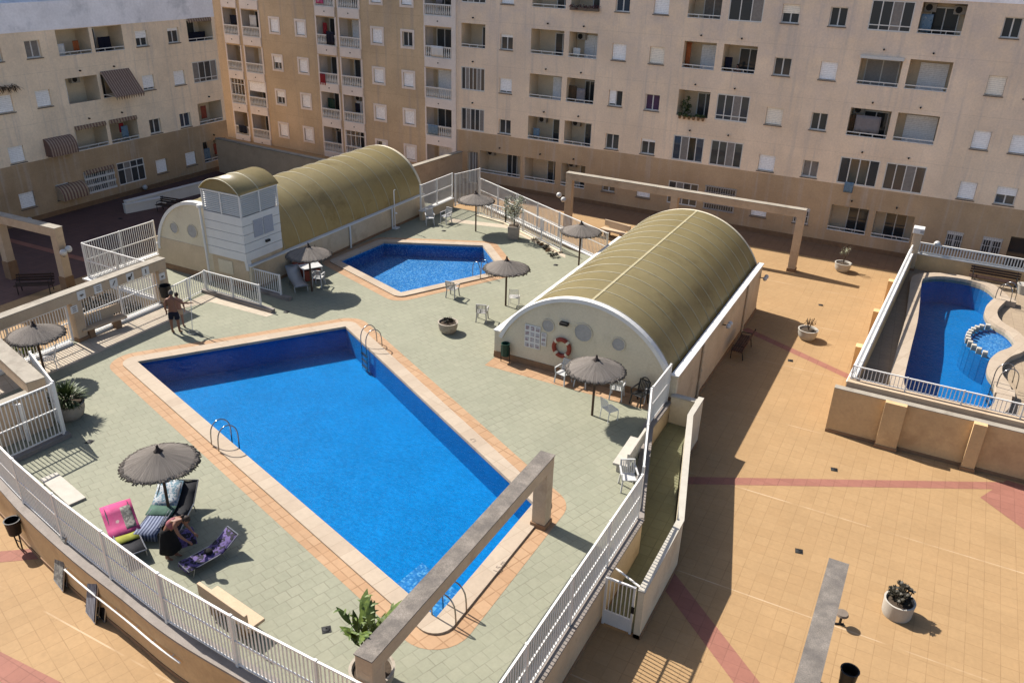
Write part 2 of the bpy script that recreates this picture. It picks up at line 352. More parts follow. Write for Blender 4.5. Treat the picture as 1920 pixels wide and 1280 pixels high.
# ------------------------------------------------------------------ mesh helpers
WM = {}
class MB:
    """collects simple solids and becomes ONE mesh object"""
    def __init__(s): s.v = []; s.f = []; s.mi = []; s.cur = 0
    def slot(s, i): s.cur = i; return s
    def add(s, vs, fs):
        o = len(s.v); s.v += [Vector(q) for q in vs]
        for f in fs: s.f.append([i + o for i in f]); s.mi.append(s.cur)
        return s
    def hexa(s, b, t):
        return s.add(list(b) + list(t), [(3, 2, 1, 0), (4, 5, 6, 7), (0, 1, 5, 4), (1, 2, 6, 5), (2, 3, 7, 6), (3, 0, 4, 7)])
    def box(s, x0, y0, z0, x1, y1, z1):
        x0, x1 = sorted((x0, x1)); y0, y1 = sorted((y0, y1)); z0, z1 = sorted((z0, z1))
        return s.hexa([(x0, y0, z0), (x1, y0, z0), (x1, y1, z0), (x0, y1, z0)], [(x0, y0, z1), (x1, y0, z1), (x1, y1, z1), (x0, y1, z1)])
    def bar(s, a, b, w, h=None, up=(0, 0, 1)):
        """square bar from a to b"""
        a = Vector(a); b = Vector(b); h = h or w; d = (b - a).normalized(); u = Vector(up)
        if abs(d.dot(u)) > .98: u = Vector((0, 1, 0))
        sd = d.cross(u).normalized(); u = sd.cross(d).normalized()
        q = [sd * (w / 2) + u * (h / 2), -sd * (w / 2) + u * (h / 2), -sd * (w / 2) - u * (h / 2), sd * (w / 2) - u * (h / 2)]
        return s.hexa([a + k for k in q], [b + k for k in q])
    def tube(s, pts, r, n=7, closed=False, cap=True):
        pts = [Vector(q) for q in pts]; rs = r if isinstance(r, (list, tuple)) else [r] * len(pts)
        o = len(s.v); m = len(pts); prev = None
        for i, q in enumerate(pts):
            if closed: d = pts[(i + 1) % m] - pts[i - 1]
            else: d = pts[min(i + 1, m - 1)] - pts[max(i - 1, 0)]
            d.normalize()
            if prev is None:
                u = d.orthogonal().normalized()
            else:
                u = (prev - d * prev.dot(d)); u = u.normalized() if u.length > 1e-6 else d.orthogonal().normalized()
            prev = u; w = d.cross(u)
            for k in range(n):
                a = 2 * math.pi * k / n
                s.v.append(q + (u * math.cos(a) + w * math.sin(a)) * rs[i])
        for i in range(m if closed else m - 1):
            for k in range(n):
                a = o + i * n; b = o + ((i + 1) % m) * n
                s.f.append([a + k, a + (k + 1) % n, b + (k + 1) % n, b + k]); s.mi.append(s.cur)
        if cap and not closed:
            s.f.append([o + k for k in range(n)][::-1]); s.mi.append(s.cur)
            s.f.append([o + (m - 1) * n + k for k in range(n)]); s.mi.append(s.cur)
        return s
    def lathe(s, prof, n=24, c=(0, 0, 0), jit=0):
        o = len(s.v); m = len(prof)
        for r, z in prof:
            for k in range(n):
                a = 2 * math.pi * k / n; rr = r * (1 + random.uniform(-jit, jit))
                s.v.append(Vector((c[0] + rr * math.cos(a), c[1] + rr * math.sin(a), c[2] + z)))
        for i in range(m - 1):
            for k in range(n):
                s.f.append([o + i * n + k, o + i * n + (k + 1) % n, o + (i + 1) * n + (k + 1) % n, o + (i + 1) * n + k]); s.mi.append(s.cur)
        return s
    def ball(s, c, r, n=12, m=8, sc=(1, 1, 1)):
        o = len(s.v); c = Vector(c)
        for i in range(m + 1):
            t = math.pi * i / m
            for k in range(n):
                a = 2 * math.pi * k / n
                s.v.append(c + Vector((r * sc[0] * math.sin(t) * math.cos(a), r * sc[1] * math.sin(t) * math.sin(a), r * sc[2] * math.cos(t))))
        for i in range(m):
            for k in range(n):
                s.f.append([o + i * n + k, o + (i + 1) * n + k, o + (i + 1) * n + (k + 1) % n, o + i * n + (k + 1) % n]); s.mi.append(s.cur)
        return s
    def fill(s, outer, holes=(), z=0.0, flip=False):
        """flat sheet with holes, polygons as (x, y) lists"""
        polys = [list(outer)] + [list(h) for h in holes]; vs = []; es = []
        for p in polys:
            o = len(vs); vs += [Vector((q[0], q[1])) for q in p]; es += [(o + i, o + (i + 1) % len(p)) for i in range(len(p))]
        r = delaunay_2d_cdt(vs, es, [], 0, 1e-5)
        def inside(pt, p):
            c = False; j = len(p) - 1
            for i in range(len(p)):
                if (p[i][1] > pt[1]) != (p[j][1] > pt[1]) and pt[0] < (p[j][0] - p[i][0]) * (pt[1] - p[i][1]) / (p[j][1] - p[i][1]) + p[i][0]: c = not c
                j = i
            return c
        fs = []
        for f in r[2]:
            c = sum((r[0][i] for i in f), Vector((0, 0))) / len(f)
            if inside(c, polys[0]) and not any(inside(c, h) for h in polys[1:]): fs.append(list(f)[::-1] if flip else list(f))
        return s.add([(q.x, q.y, z) for q in r[0]], fs)
    def skirt(s, poly, z0, z1, closed=True, flip=False):
        n = len(poly); vs = [(q[0], q[1], z0) for q in poly] + [(q[0], q[1], z1) for q in poly]
        fs = [((i, (i + 1) % n, n + (i + 1) % n, n + i)) for i in range(n if closed else n - 1)]
        return s.add(vs, [f[::-1] for f in fs] if flip else fs)
    def slab(s, outer, holes, z0, z1, bottom=False):
        s.fill(outer, holes, z1); s.skirt(outer, z0, z1)
        for h in holes: s.skirt(h, z0, z1, flip=True)
        if bottom: s.fill(outer, holes, z0, True)
        return s
    def build(s, name, m, parent=None, smooth=False, bevel=0, world=True, fix=True, solid=0, sub=0):
        me = bpy.data.meshes.new(name)
        vs = s.v
        if parent is not None and world and parent.name in WM:
            inv = WM[parent.name].inverted(); vs = [inv @ q for q in vs]
        me.from_pydata([tuple(q) for q in vs], [], s.f)
        ms = m if isinstance(m, (list, tuple)) else [m]
        for k in ms: me.materials.append(MAT[k] if isinstance(k, str) else k)
        if len(ms) > 1: me.polygons.foreach_set('material_index', s.mi)
        if fix:
            b = bmesh.new(); b.from_mesh(me); bmesh.ops.recalc_face_normals(b, faces=b.faces); b.to_mesh(me); b.free()
        if smooth: me.shade_smooth() if hasattr(me, 'shade_smooth') else me.polygons.foreach_set('use_smooth', [True] * len(me.polygons))
        o = bpy.data.objects.new(name, me); COL.objects.link(o)
        if smooth == 'angle':
            for p in me.polygons: p.use_smooth = True
            e = o.modifiers.new('split', 'EDGE_SPLIT'); e.split_angle = R(40)
        if bevel:
            bv = o.modifiers.new('bevel', 'BEVEL'); bv.width = bevel; bv.segments = 2; bv.limit_method = 'ANGLE'
        if solid:
            sd = o.modifiers.new('thick', 'SOLIDIFY'); sd.thickness = solid; sd.offset = 0
        if sub:
            sb = o.modifiers.new('sub', 'SUBSURF'); sb.levels = sb.render_levels = sub
        if parent is not None:
            o.parent = parent
            if parent.name in WM: WM[o.name] = WM[parent.name]
        return o
def thing(name, label, cat, loc=(0, 0, 0), rz=0, group=None):
    o = bpy.data.objects.new(name, None); COL.objects.link(o)
    o.location = loc; o.rotation_euler = (0, 0, rz); o.empty_display_size = .2
    WM[o.name] = Matrix.Translation(Vector(loc)) @ Matrix.Rotation(rz, 4, 'Z')
    o['label'] = label; o['category'] = cat
    if group: o['group'] = group
    return o
def tag(o, label, cat, group=None):
    o['label'] = label; o['category'] = cat
    if group: o['group'] = group
    return o
def struct(o): o['kind'] = 'structure'; return o
def proto(name, label, cat, group=None):
    """a thing whose parts are modelled round its own origin"""
    o = bpy.data.objects.new(name, None); COL.objects.link(o); tag(o, label, cat, group); return o
KIDS = {}
def tree(o):
    return [c for c in bpy.data.objects if c.parent == o]
def dup(o, parent=None):
    c = o.copy(); COL.objects.link(c)
    if parent is not None: c.parent = parent
    for ch in tree(o): dup(ch, c)
    return c
def place(o, p, rz=0, label=None, s=1, tilt=None):
    o.location = p; o.rotation_euler = (tilt[0], tilt[1], rz) if tilt else (0, 0, rz); o.scale = (s, s, s)
    if label: o['label'] = label
    return o
def spread(first, spots):
    """spots: (point, turn, label[, scale]) - the first spot takes the model itself, the rest take copies"""
    out = [first] + [dup(first) for _ in spots[1:]]
    for o, sp_ in zip(out, spots): place(o, sp_[0], sp_[1], sp_[2], *(sp_[3:4]))
    return out
def offset_round(poly, d, seg=8):
    """convex polygon (counter-clockwise) grown by d with round corners"""
    out = []; n = len(poly)
    for i in range(n):
        a, b, c = Vector(poly[i - 1][:2]), Vector(poly[i][:2]), Vector(poly[(i + 1) % n][:2])
        n1 = (b - a).normalized(); n1 = Vector((n1.y, -n1.x)); n2 = (c - b).normalized(); n2 = Vector((n2.y, -n2.x))
        a0 = math.atan2(n1.y, n1.x); a1 = math.atan2(n2.y, n2.x)
        while a1 < a0: a1 += 2 * math.pi
        for k in range(seg + 1):
            t = a0 + (a1 - a0) * k / seg
            out.append((b.x + d * math.cos(t), b.y + d * math.sin(t)))
    return out
def smooth_path(pts, k=6, closed=False):
    """Catmull-Rom through the points"""
    P = [Vector(q) for q in pts]; n = len(P); out = []
    rng = range(n if closed else n - 1)
    for i in rng:
        p0 = P[(i - 1) % n] if closed or i > 0 else P[0]; p1 = P[i]; p2 = P[(i + 1) % n]; p3 = P[(i + 2) % n] if closed or i + 2 < n else P[-1]
        for j in range(k):
            t = j / k
            out.append(.5 * ((2 * p1) + (-p0 + p2) * t + (2 * p0 - 5 * p1 + 4 * p2 - p3) * t * t + (-p0 + 3 * p1 - 3 * p2 + p3) * t ** 3))
    if not closed: out.append(P[-1])
    return out
def resample(pts, step):
    P = [Vector(q) for q in pts]; L = [0]
    for a, b in zip(P, P[1:]): L.append(L[-1] + (b - a).length)
    n = max(1, round(L[-1] / step)); out = []
    for i in range(n + 1):
        t = L[-1] * i / n; k = 0
        while k < len(L) - 2 and L[k + 1] < t: k += 1
        f = (t - L[k]) / max(1e-9, L[k + 1] - L[k]); out.append(P[k].lerp(P[k + 1], f))
    return out
def fence(label, pts, h=1.5, post=2.0, bar=.115, mid=True, m='whitemetal', name='railing_fence', cat='fence', group='white bar fences round the pool deck', post_w=.07, bot=.08, flat=False):
    """pts: foot of the fence; every bay is a bar panel between posts"""
    P = resample(pts, post)
    root = thing(name, label, cat, P[0], 0, group)
    up = Vector((0, 0, 1))
    for q in P:
        MB().bar(q - up * .02, q + up * (h + .04), post_w).build('post', m, root)
    for a, b in zip(P, P[1:]):
        d = (b - a); L = d.length; d.normalize(); a2 = a + d * (post_w / 2); b2 = b - d * (post_w / 2)
        pn = MB()
        pn.bar(a2 + up * h, b2 + up * h, .05, .04); pn.bar(a2 + up * bot, b2 + up * bot, .04, .035)
        if mid: pn.bar(a2 + up * h * .52, b2 + up * h * .52, .035, .04)
        k = max(2, int(L / bar))
        for i in range(1, k):
            q = a.lerp(b, i / k)
            pn.bar(q + up * (bot + .018), q + up * (h - .02), .025, .025)
        pn.build('bar_panel', m, root)
    return root
def wallrun(label, pts, z0, z1, w, m, cap=None, name='retaining_wall', cat='wall', group=None, cap_h=.06, cap_over=.05, skirting=None, parent=None, side=0):
    """masonry wall following a line (z1 number or list); side shifts it left(+) or right(-) of the line"""
    P = [Vector((q[0], q[1])) for q in pts]; n = len(P)
    zs0 = z0 if isinstance(z0, list) else [z0] * n; zs1 = z1 if isinstance(z1, list) else [z1] * n
    root = thing(name, label, cat, (P[0].x, P[0].y, zs0[0]), 0, group)
    N = []
    for i in range(n):
        t1 = (P[i] - P[i - 1]).normalized() if i > 0 else None; t2 = (P[i + 1] - P[i]).normalized() if i < n - 1 else None
        t = (t1 + t2).normalized() if t1 and t2 else (t1 or t2); nn = Vector((-t.y, t.x))
        k = 1 / max(.4, nn.dot(Vector((-(t1 or t2).y, (t1 or t2).x)))); N.append(nn * k)
    def run(mb, o0, o1, za, zb):
        vs = []
        for i in range(n):
            a = P[i] + N[i] * o0; b = P[i] + N[i] * o1
            vs += [(a.x, a.y, za[i]), (b.x, b.y, za[i]), (b.x, b.y, zb[i]), (a.x, a.y, zb[i])]
        fs = []
        for i in range(n - 1):
            o = i * 4
            for k in range(4): fs.append((o + k, o + (k + 1) % 4, o + 4 + (k + 1) % 4, o + 4 + k))
        fs += [(0, 1, 2, 3), (4 * n - 4, 4 * n - 3, 4 * n - 2, 4 * n - 1)]
        mb.add(vs, fs)
    lo, hi = side - w / 2, side + w / 2
    mb = MB(); run(mb, lo, hi, zs0, [z - (cap_h if cap else 0) for z in zs1]); mb.build('wall_body', m, root)
    if cap:
        mb = MB(); run(mb, lo - cap_over, hi + cap_over, [z - cap_h for z in zs1], zs1); mb.build('coping', cap, root)
    if skirting:
        mb = MB(); run(mb, lo - .025, hi + .025, zs0, [z + .14 for z in zs0]); mb.build('skirting', skirting, root)
    return root
# ------------------------------------------------------------------ the setting: plaza, deck, pools
def xy(p): return (p.x, p.y)
def band(name, a, b, w, z=.004):
    a = Vector(a); b = Vector(b); d = (b - a).normalized(); s = Vector((-d.y, d.x, 0)) * w / 2
    struct(MB().add([(*(a - s).xy, z), (*(b - s).xy, z), (*(b + s).xy, z), (*(a + s).xy, z)], [(0, 1, 2, 3)]).build(name, 'red'))
band('red_paving_band', (-5.9, 23.2, 0), (4.35, 28.8, 0), .42)
band('red_paving_band', (-5.2, 19.35, 0), (2.6, 12.4, 0), .62)
band('red_paving_band', (-6.6, 36.95, 0), (-1.4, 34.35, 0), .42)
band('red_paving_band', (-25, 7.0, 0), (-20.0, 10.9, 0), .5)
band('red_paving_band', (-21, 7.15, 0), (-14.0, 7.55, 0), .62, .008)
band('red_paving_band', (-48, 26.6, 0), (-36, 26.9, 0), .4, .008)
struct(MB().add([(3.6, 27.6, .008), (9, 22.5, .008), (9, 28.7, .008), (4.4, 29.2, .008)], [(0, 1, 2, 3)]).build('red_paving_corner', 'red'))

LEFT_EDGE = smooth_path([(-27.2, 12.1, 0), (-24.5, 11.45, 0), (-22.5, 11.0, 0), (-20.46, 10.5, 0), (-17.7, 9.98, 0), (-15.46, 9.66, 0), (-13.9, 9.42, 0), (-12.2, 9.3, 0), (-8.3, 9.2, 0), (-5.5, 9.2, 0)], 4)
RIGHT_EDGE = [(-5.5, 9.2), (-5.5, 18.95), (-5.65, 19.4), (-6.95, 23.9), (-6.95, 26.0)]
BACK_L = (-24.3, 42.6); 
deck_poly = [xy(q) for q in LEFT_EDGE] + RIGHT_EDGE[1:] + [(-6.9, 39.4), (-14.2, 39.4), (-15.6, 38.9), (-20.1, 40.25), (-23.0, 41.6), (-24.2, 42.5), (-27.2, 42.5), (-33.2, 41.5), (-33.2, 27.1), (-34.6, 27.1), (-34.6, 22.95), (-29.75, 22.8), (-29.75, 15.0)]
pool_main = [xy(at(258, 680, D)), xy(at(818, 1160, D)), xy(at(1000, 945, D)), xy(at(648, 614, D))]
pool_small = [xy(at(636, 490, D)), xy(at(752, 550, D)), xy(at(940, 508, D)), xy(at(905, 462, D)), xy(at(720, 455, D))]
def grow(p, d, seg=8): return offset_round(p, d, seg)
mb = MB(); mb.fill(deck_poly, [grow(pool_main, .02, 1), grow(pool_small, .02, 1)], D); mb.skirt(deck_poly, -.05, D - .002)
struct(mb.build('pool_deck', 'deck', fix=False))
def pool(poly, wname, basin, water, depth, cop, bor, zt=D, lip=.06, level=-.14):
    struct(MB().fill(grow(poly, cop + bor), [grow(poly, cop - .03)], zt + .005).build('pool_border', 'border'))
    mb = MB(); mb.slab(grow(poly, cop), [grow(poly, -.001, 1)], zt - .05, zt + lip)
    struct(mb.build('pool_coping', 'coping', bevel=.012))
    mb = MB(); q = grow(poly, .01, 1); mb.skirt(q, zt - depth, zt - .05, flip=True); mb.fill(q, (), zt - depth)
    struct(mb.build('pool_basin', basin, fix=False))
    struct(MB().fill(grow(poly, .008, 1), (), zt + level).build(wname, water))
pool(pool_main, 'pool_water', 'pool', 'water', 1.05, .52, .46, level=-.06)
pool(pool_small, 'pool_water', 'poolsmall', 'watersmall', .75, .45, .42)
# steps in the near corner of the main pool
a, b, c = Vector((*pool_main[0], 0)), Vector((*pool_main[1], 0)), Vector((*pool_main[2], 0))
e1 = (a - b).normalized(); e2 = (c - b).normalized(); mb = MB()
for i in range(4):
    w1 = 2.3 - .36 * i; w2 = 1.7 - .3 * i
    q = [b + e1 * .02 + e2 * .02, b + e1 * w1, b + e1 * (w1 - .2) + e2 * w2, b + e2 * w2]
    mb.add([(v.x, v.y, D - .85 + .2 * i) for v in q] + [(v.x, v.y, D - 1.045) for v in q], [(0, 1, 2, 3), (0, 1, 5, 4), (1, 2, 6, 5), (2, 3, 7, 6), (3, 0, 4, 7)])
struct(mb.build('pool_steps', 'poolsmall'))

# outer faces of the platform, kerbs and fences
wl = wallrun('long curved rendered wall carrying the white fence at the near left side of the pool deck', [xy(q) for q in LEFT_EDGE], 0, K, .36, 'tanwall', 'coping2', skirting='plinth', group='walls of the pool platform')
wr = wallrun('straight cream wall with coping under the near right fence beside the ramp gate', RIGHT_EDGE[:2], 0, K, .30, 'creamwall', 'coping2', skirting='plinth', group='walls of the pool platform')
wallrun('cream kerb wall stepping back along the green ramp floor', RIGHT_EDGE[1:], 0, K, .26, 'creamwall', 'coping2', group='walls of the pool platform')
up = Vector((0, 0, 1))
fence('long white bar fence curving along the near left edge of the deck', [Vector((q.x, q.y + .02, K)) for q in LEFT_EDGE[6:-2]], 1.5, 2.35, m='whitemetal')
fence('straight white bar fence on the near right edge of the deck', [Vector((-5.5, 9.4, K)), Vector((-5.5, 18.9, K))], 1.5, 2.35)
fence('white bar fence panels seen nearly end on beside the green ramp', [Vector((-5.6, 19.3, K)), Vector((-6.95, 23.8, K))], 1.5, 2.3, bar=.14)
fence('short white fence panel meeting the front of the right vaulted building', [Vector((-6.95, 23.95, K)), Vector((-6.95, 25.85, K))], 1.5, 1.9, bar=.1)
# ramp on the right
RO = [(-4.31, 15.95), (-4.31, 19.14), (-5.75, 24.7), (-5.75, 26.0)]
RZ = [1.62, 1.72, 1.85, 1.9]
wallrun('low cream wall with broad white top along the outside of the green ramp', RO, 0, RZ, .17, 'cream', 'rimcream', skirting='plinth', name='parapet_wall', cap_h=.05, cap_over=.015)
wallrun('short cream wall closing the upper end of the green ramp', [(-5.87, 25.95), (-6.8, 25.95)], 0, 1.75, .15, 'cream', 'rimcream', name='parapet_wall')
z0r, z1r = .03, .62
struct(MB().add([(-5.34, 16.1, z0r), (-4.45, 16.1, z0r), (-4.45, 19.14, .25), (-5.88, 24.7, .6), (-5.88, 25.85, z1r), (-6.8, 25.85, z1r), (-6.8, 24.0, .55), (-5.48, 19.3, .25), (-5.34, 18.95, .24)], [(0, 1, 2, 8), (8, 2, 7), (7, 2, 3, 6), (6, 3, 4, 5)]).build('access_ramp', 'ramptile'))
g = thing('ramp_gate', 'white bar gate with solid lower panel at the foot of the green ramp', 'gate', (-5.3, 16.0, 0))
mb = MB()
for x in (-5.27, -4.5): mb.bar((x, 16, .05), (x, 16, 1.62), .06)
mb.bar((-5.24, 16, 1.6), (-4.53, 16, 1.6), .05); mb.bar((-5.24, 16, .5), (-4.53, 16, .5), .05)
for i in range(1, 7): mb.bar((-5.27 + .11 * i, 16, .52), (-5.27 + .11 * i, 16, 1.58), .022)
mb.build('gate_frame', 'whitemetal', g)
MB().box(-5.24, 15.985, .08, -4.53, 16.015, .475).build('kick_panel', 'whitemetal', g)
MB().box(-4.53, 15.93, .8, -4.44, 15.965, 1.0).build('lock', 'iron', g)
MB().bar((-5.25, 16.6, 1.46), (-4.42, 16.15, 1.55), .04).build('stay_bar', 'whitemetal', g)

# left entry: kerb, fence, portal
EB = [at(40, 850, K), at(122, 812, K)]
d = (EB[1] - EB[0]).normalized()
wallrun('grey kerb with white edge under the entry fence at the left of the deck', [xy(EB[0] - d * .5), xy(EB[1] + d * .12)], D - .02, K, .28, 'coping2', None, name='kerb', cat='kerb')
q0 = EB[1]; q1 = at(112, 700, D); q1 = Vector((-26.0, 14.7, K))
fence('white bar fence closing the stair at the left edge of the picture', [EB[0] - d * .6, EB[1] - d * .05], 1.85, 1.95, bar=.12)
fence('white bar fence returning along the stair towards the stone bench', [EB[1] + Vector((-.1, .06, 0)), EB[1] + Vector((-2.6, 1.0, 0))], 1.85, 2.4, bar=.12)
fence('white stair railing crossing behind the entry fence', [Vector((-27.2, 12.2, K - .7)), Vector((-24.2, 12.9, K - .3))], 1.5, 1.6, bar=.16)

# pergola at the left with its fence
def pergola(label, a, b, z0, z1, w=.42, h=.45, posts=(0.0, 1.0), topm='pergtop', bodym='pergola', over=0.0, plinth=.16, ww=.42, group='rendered pergolas round the pools'):
    """portal of square posts and one beam; a, b ends of the beam"""
    a = Vector((a[0], a[1], 0)); b = Vector((b[0], b[1], 0)); d = (b - a).normalized(); s = Vector((-d.y, d.x, 0)); L = (b - a).length
    root = thing('pergola', label, 'pergola', (a.x, a.y, z0), 0, group)
    def bx(mb, t0, t1, w0, za, zb):
        q = [a + d * t0 - s * w0 / 2, a + d * t1 - s * w0 / 2, a + d * t1 + s * w0 / 2, a + d * t0 + s * w0 / 2]
        mb.hexa([(v.x, v.y, za) for v in q], [(v.x, v.y, zb) for v in q])
    mb = MB(); bx(mb, 0, L, w, z1 - h, z1 - .03); mb.build('beam', bodym, root, bevel=.012)
    mb = MB(); bx(mb, -.015, L + .015, w + .03, z1 - .03, z1); mb.build('beam_top', topm, root)
    for t in posts:
        c = ww / 2 + (L - ww) * t
        mb = MB(); bx(mb, c - ww / 2 + .003, c + ww / 2 - .003, ww - .006, z0, z1 - h); p = mb.build('post', bodym, root, bevel=.012)
        mb = MB(); bx(mb, c - ww / 2 - .03, c + ww / 2 + .03, ww + .06, z0, z0 + plinth); mb.build('plinth', 'plinth', p, bevel=.008)
    return root
PL = pergola('long rendered pergola with pictogram plates along the left side of the deck', (-29.3, 10.4), (-29.3, 23.1), D, 3.45, posts=(0, .655, 1))
PF = pergola('rendered pergola with weathered grey top spanning the near end of the big pool', (-7.88, 9.3), (-7.88, 17.65), D, 3.62, w=.42, h=.42, posts=(0, 1), topm='concrete')
PR = pergola('grey topped pergola beam ending over the tan plaza at the bottom right', (-.06, 6.0), (-.06, 17.05), 0, 3.6, posts=(0, .985), topm='concrete', h=.42)
PB = pergola('long rendered pergola on the plaza in front of the right block', (-20.35, 46.2), (-6.05, 46.2), 0, 3.6, posts=(0, .485, 1), plinth=.2)
PA = pergola('rendered pergola half in shade on the plaza by the left block', (-45.4, 23.05), (-36.55, 23.35), 0, 3.45, posts=(0, .5, 1), plinth=.95)
PEE = at(66, 712, 3.15)
PE = pergola('rendered portal with pale top over the stair at the left edge of the picture', (PEE.x - 6, PEE.y + 1.6), (PEE.x, PEE.y), 0, 3.15, w=.55, h=.5, posts=(0, .98), ww=.5)
fence('white bar fence between the posts of the left pergola', [Vector((-29.3, 11.0, D + .1)), Vector((-29.3, 18.3, D + .1))], 1.5, 2.4)
fence('white bar fence with wide mid rail behind the stone bench', [Vector((-29.3, 18.75, D + .1)), Vector((-29.3, 22.75, D + .1))], 1.75, 2.0)
wallrun('white kerb under the fence of the left pergola', [(-29.3, 11), (-29.3, 18.2)], D - .02, D + .12, .3, 'white', None, name='kerb', cat='kerb', group='white kerbs on the deck')
wallrun('white kerb behind the stone bench', [(-29.3, 18.8), (-29.3, 22.65)], D - .02, D + .12, .3, 'white', None, name='kerb', cat='kerb', group='white kerbs on the deck')
fence('low white railing on the far side of the small stair by the vented tower', [Vector((-27.35, 26.15, K)), Vector((-25.45, 26.12, K))], .95, 1.9, mid=False, bar=.13)
fence('low white railing running from the tower corner to the left pergola', [at(322, 577, D), at(386, 545, D)], .95, 1.2, mid=False, bar=.13)
fence('low white railing on the near side of the small stair by the vented tower', [at(388, 544, K), at(489, 572, K)], .95, 2.0, mid=False, bar=.13)
wallrun('grey kerb beneath the near railing of the small stair', [xy(at(380, 541, K)), xy(at(512, 580, K))], D - .02, K, .24, 'coping2', None, name='kerb', cat='kerb', group='stair kerbs by the tower')
wallrun('grey kerb beneath the far railing of the small stair', [(-27.3, 26.15), (-24.9, 26.1)], D - .02, K, .24, 'coping2', None, name='kerb', cat='kerb', group='stair kerbs by the tower')
fence('tall white fence on the far left corner of the platform', [Vector((-34.45, 23.0, K)), Vector((-34.45, 27.0, K))], 1.7, 2.0)
fence('tall white fence running back from the far left corner to the pergola', [Vector((-34.4, 22.95, K)), Vector((-29.8, 22.86, K))], 1.7, 2.3)
wallrun('cream kerb wall under the tall fences at the far left corner', [(-29.8, 22.9), (-34.45, 22.95), (-34.45, 27.1)], 0, K, .28, 'creamwall', 'white', name='kerb', cat='wall')
# far edge of the deck
IN = [at(896, 405, D), at(948, 420, D), at(1051, 474, D)]
fence('low white fence along the far ramp behind the olive planter', [IN[0] + up * .1, IN[1] + up * .1], .85, 1.2, mid=False, bar=.13)
fence('white fence on the kerb beside the far ramp', [IN[1] + up * .1, IN[2] + up * .1], 1.25, 1.6, mid=True, bar=.16)
wallrun('pale kerb edging the deck at the far ramp', [xy(q) for q in IN], D - .02, D + .1, .25, 'cream', None, name='kerb', cat='kerb', group='white kerbs on the deck')
OUT = [atY(905, 381, 44.6), Vector((0, 0, 0))]
O0 = at(900, 379, 1.2); O1 = at(1125, 485, 1.2)
fence('long white fence descending along the outside of the far ramp', [O0, O0.lerp(O1, 1.04)], 1.55, 2.2)
wallrun('cream wall with white top outside the far ramp', [xy(O0), xy(O0.lerp(O1, 1.04))], 0, 1.2, .24, 'cream', 'white', name='parapet_wall')
Q0 = at(789, 395, 1.9); Q1 = at(848, 370, 1.9)
fence('white fence on the low tan wall at the end of the left vaulted building', [Q0, Q1], 1.5, 1.6)
wallrun('low tan wall with white top carrying the back fence', [xy(Q0), xy(Q1)], D - .02, 1.9, .22, 'creamwall', 'white')
G0 = Q1 + Vector((.15, .1, -.55)); G1 = O0 + Vector((-.05, .02, .15))
fence('tall white exit gate bars at the far corner of the deck', [G0, G1], 2.0, 2.0, mid=False)

# right terrace with the kidney pool
TZ = .95; TC = 1.2
TL = [(-1.25, 30.0), (-.45, 48.2)]
terr = [(-1.25, 30.0), (14, 30.0), (14, 48.2), (-.45, 48.2)]
kin = [(275, 190), (300, 165), (400, 155), (520, 165), (650, 190), (750, 225), (820, 280), (832, 302), (790, 340), (755, 380), (747, 420), (770, 470), (830, 520), (900, 560), (955, 615), (968, 655), (930, 690), (850, 720), (790, 770), (768, 820), (775, 880), (810, 930), (832, 985), (832, 1050), (800, 1120), (720, 1150), (560, 1125), (360, 1085), (220, 1040), (150, 985), (140, 930), (155, 850), (200, 660), (240, 500), (255, 380), (266, 260)]
kin = [xy(at(1660 + x / 4, 480 + y / 4, TC)) for x, y in kin][::-1]
kin = [xy(q) for q in smooth_path([(a, b, 0) for a, b in kin], 3, True)]
def offset_any(poly, ds):
    out = []; n = len(poly)
    for i in range(n):
        t = Vector(poly[(i + 2) % n]) - Vector(poly[i - 2]); t.normalize(); nn = Vector((t.y, -t.x)); dd = ds(poly[i]) if callable(ds) else ds
        out.append((poly[i][0] + nn.x * dd, poly[i][1] + nn.y * dd))
    return out
area = sum(kin[i - 1][0] * kin[i][1] - kin[i][0] * kin[i - 1][1] for i in range(len(kin)))
if area < 0: kin = kin[::-1]
kout = offset_any(kin, .52)
struct(MB().fill(terr, [offset_any(kin, .1)], TZ).build('terrace', 'terr'))
mb = MB(); mb.slab(kout, [kin], TZ - .02, TC + .03); struct(mb.build('pool_coping', 'coping', bevel=.015))
mb = MB(); kb = offset_any(kin, .01); mb.skirt(kb, TC - 1.45, TC - .02, flip=True); mb.fill(kb, (), TC - 1.45); struct(mb.build('pool_basin', 'poolright', fix=False))
struct(MB().fill(offset_any(kin, .008), (), TC - .12).build('pool_water', 'watersmall'))
# the paddling bay: curved rim with little piers
rim = [(835, 515), (760, 508), (690, 522), (645, 550), (624, 590), (635, 625), (672, 660), (735, 700), (805, 735)]
rim = resample(smooth_path([Vector((*xy(at(1660 + x / 4, 480 + y / 4, TC)), 0)) for x, y in rim], 4), .34)
pr = thing('paddling_bay', 'curved row of small white piers parting the paddling bay in the right pool', 'pool divider', (rim[4].x, rim[4].y, TC - .6))
for q in rim[1:-1]: MB().box(q.x - .10, q.y - .10, TC - .3, q.x + .10, q.y + .10, TC - .02).build('pier', 'rimcream', pr, bevel=.015)
mb = MB()
for a, b in zip(rim, rim[1:]): mb.bar((a.x, a.y, TC - .86), (b.x, b.y, TC - .86), .26, 1.16)
mb.build('rim_wall', 'poolright', pr)
mb = MB(); mb.fill([(q.x, q.y) for q in rim] + [xy(at(1660 + x / 4, 480 + y / 4, TC)) for x, y in ((850, 725), (930, 695), (972, 655), (955, 610), (900, 555))], (), TC - .36); mb.build('bay_floor', 'poolsmall', pr)
struct(MB().fill([(-140, -30), (120, -30), (120, 170), (-140, 170)], [grow(pool_main, .1, 1), grow(pool_small, .1, 1), offset_any(kin, .2)], 0).build('plaza', 'plaza'))
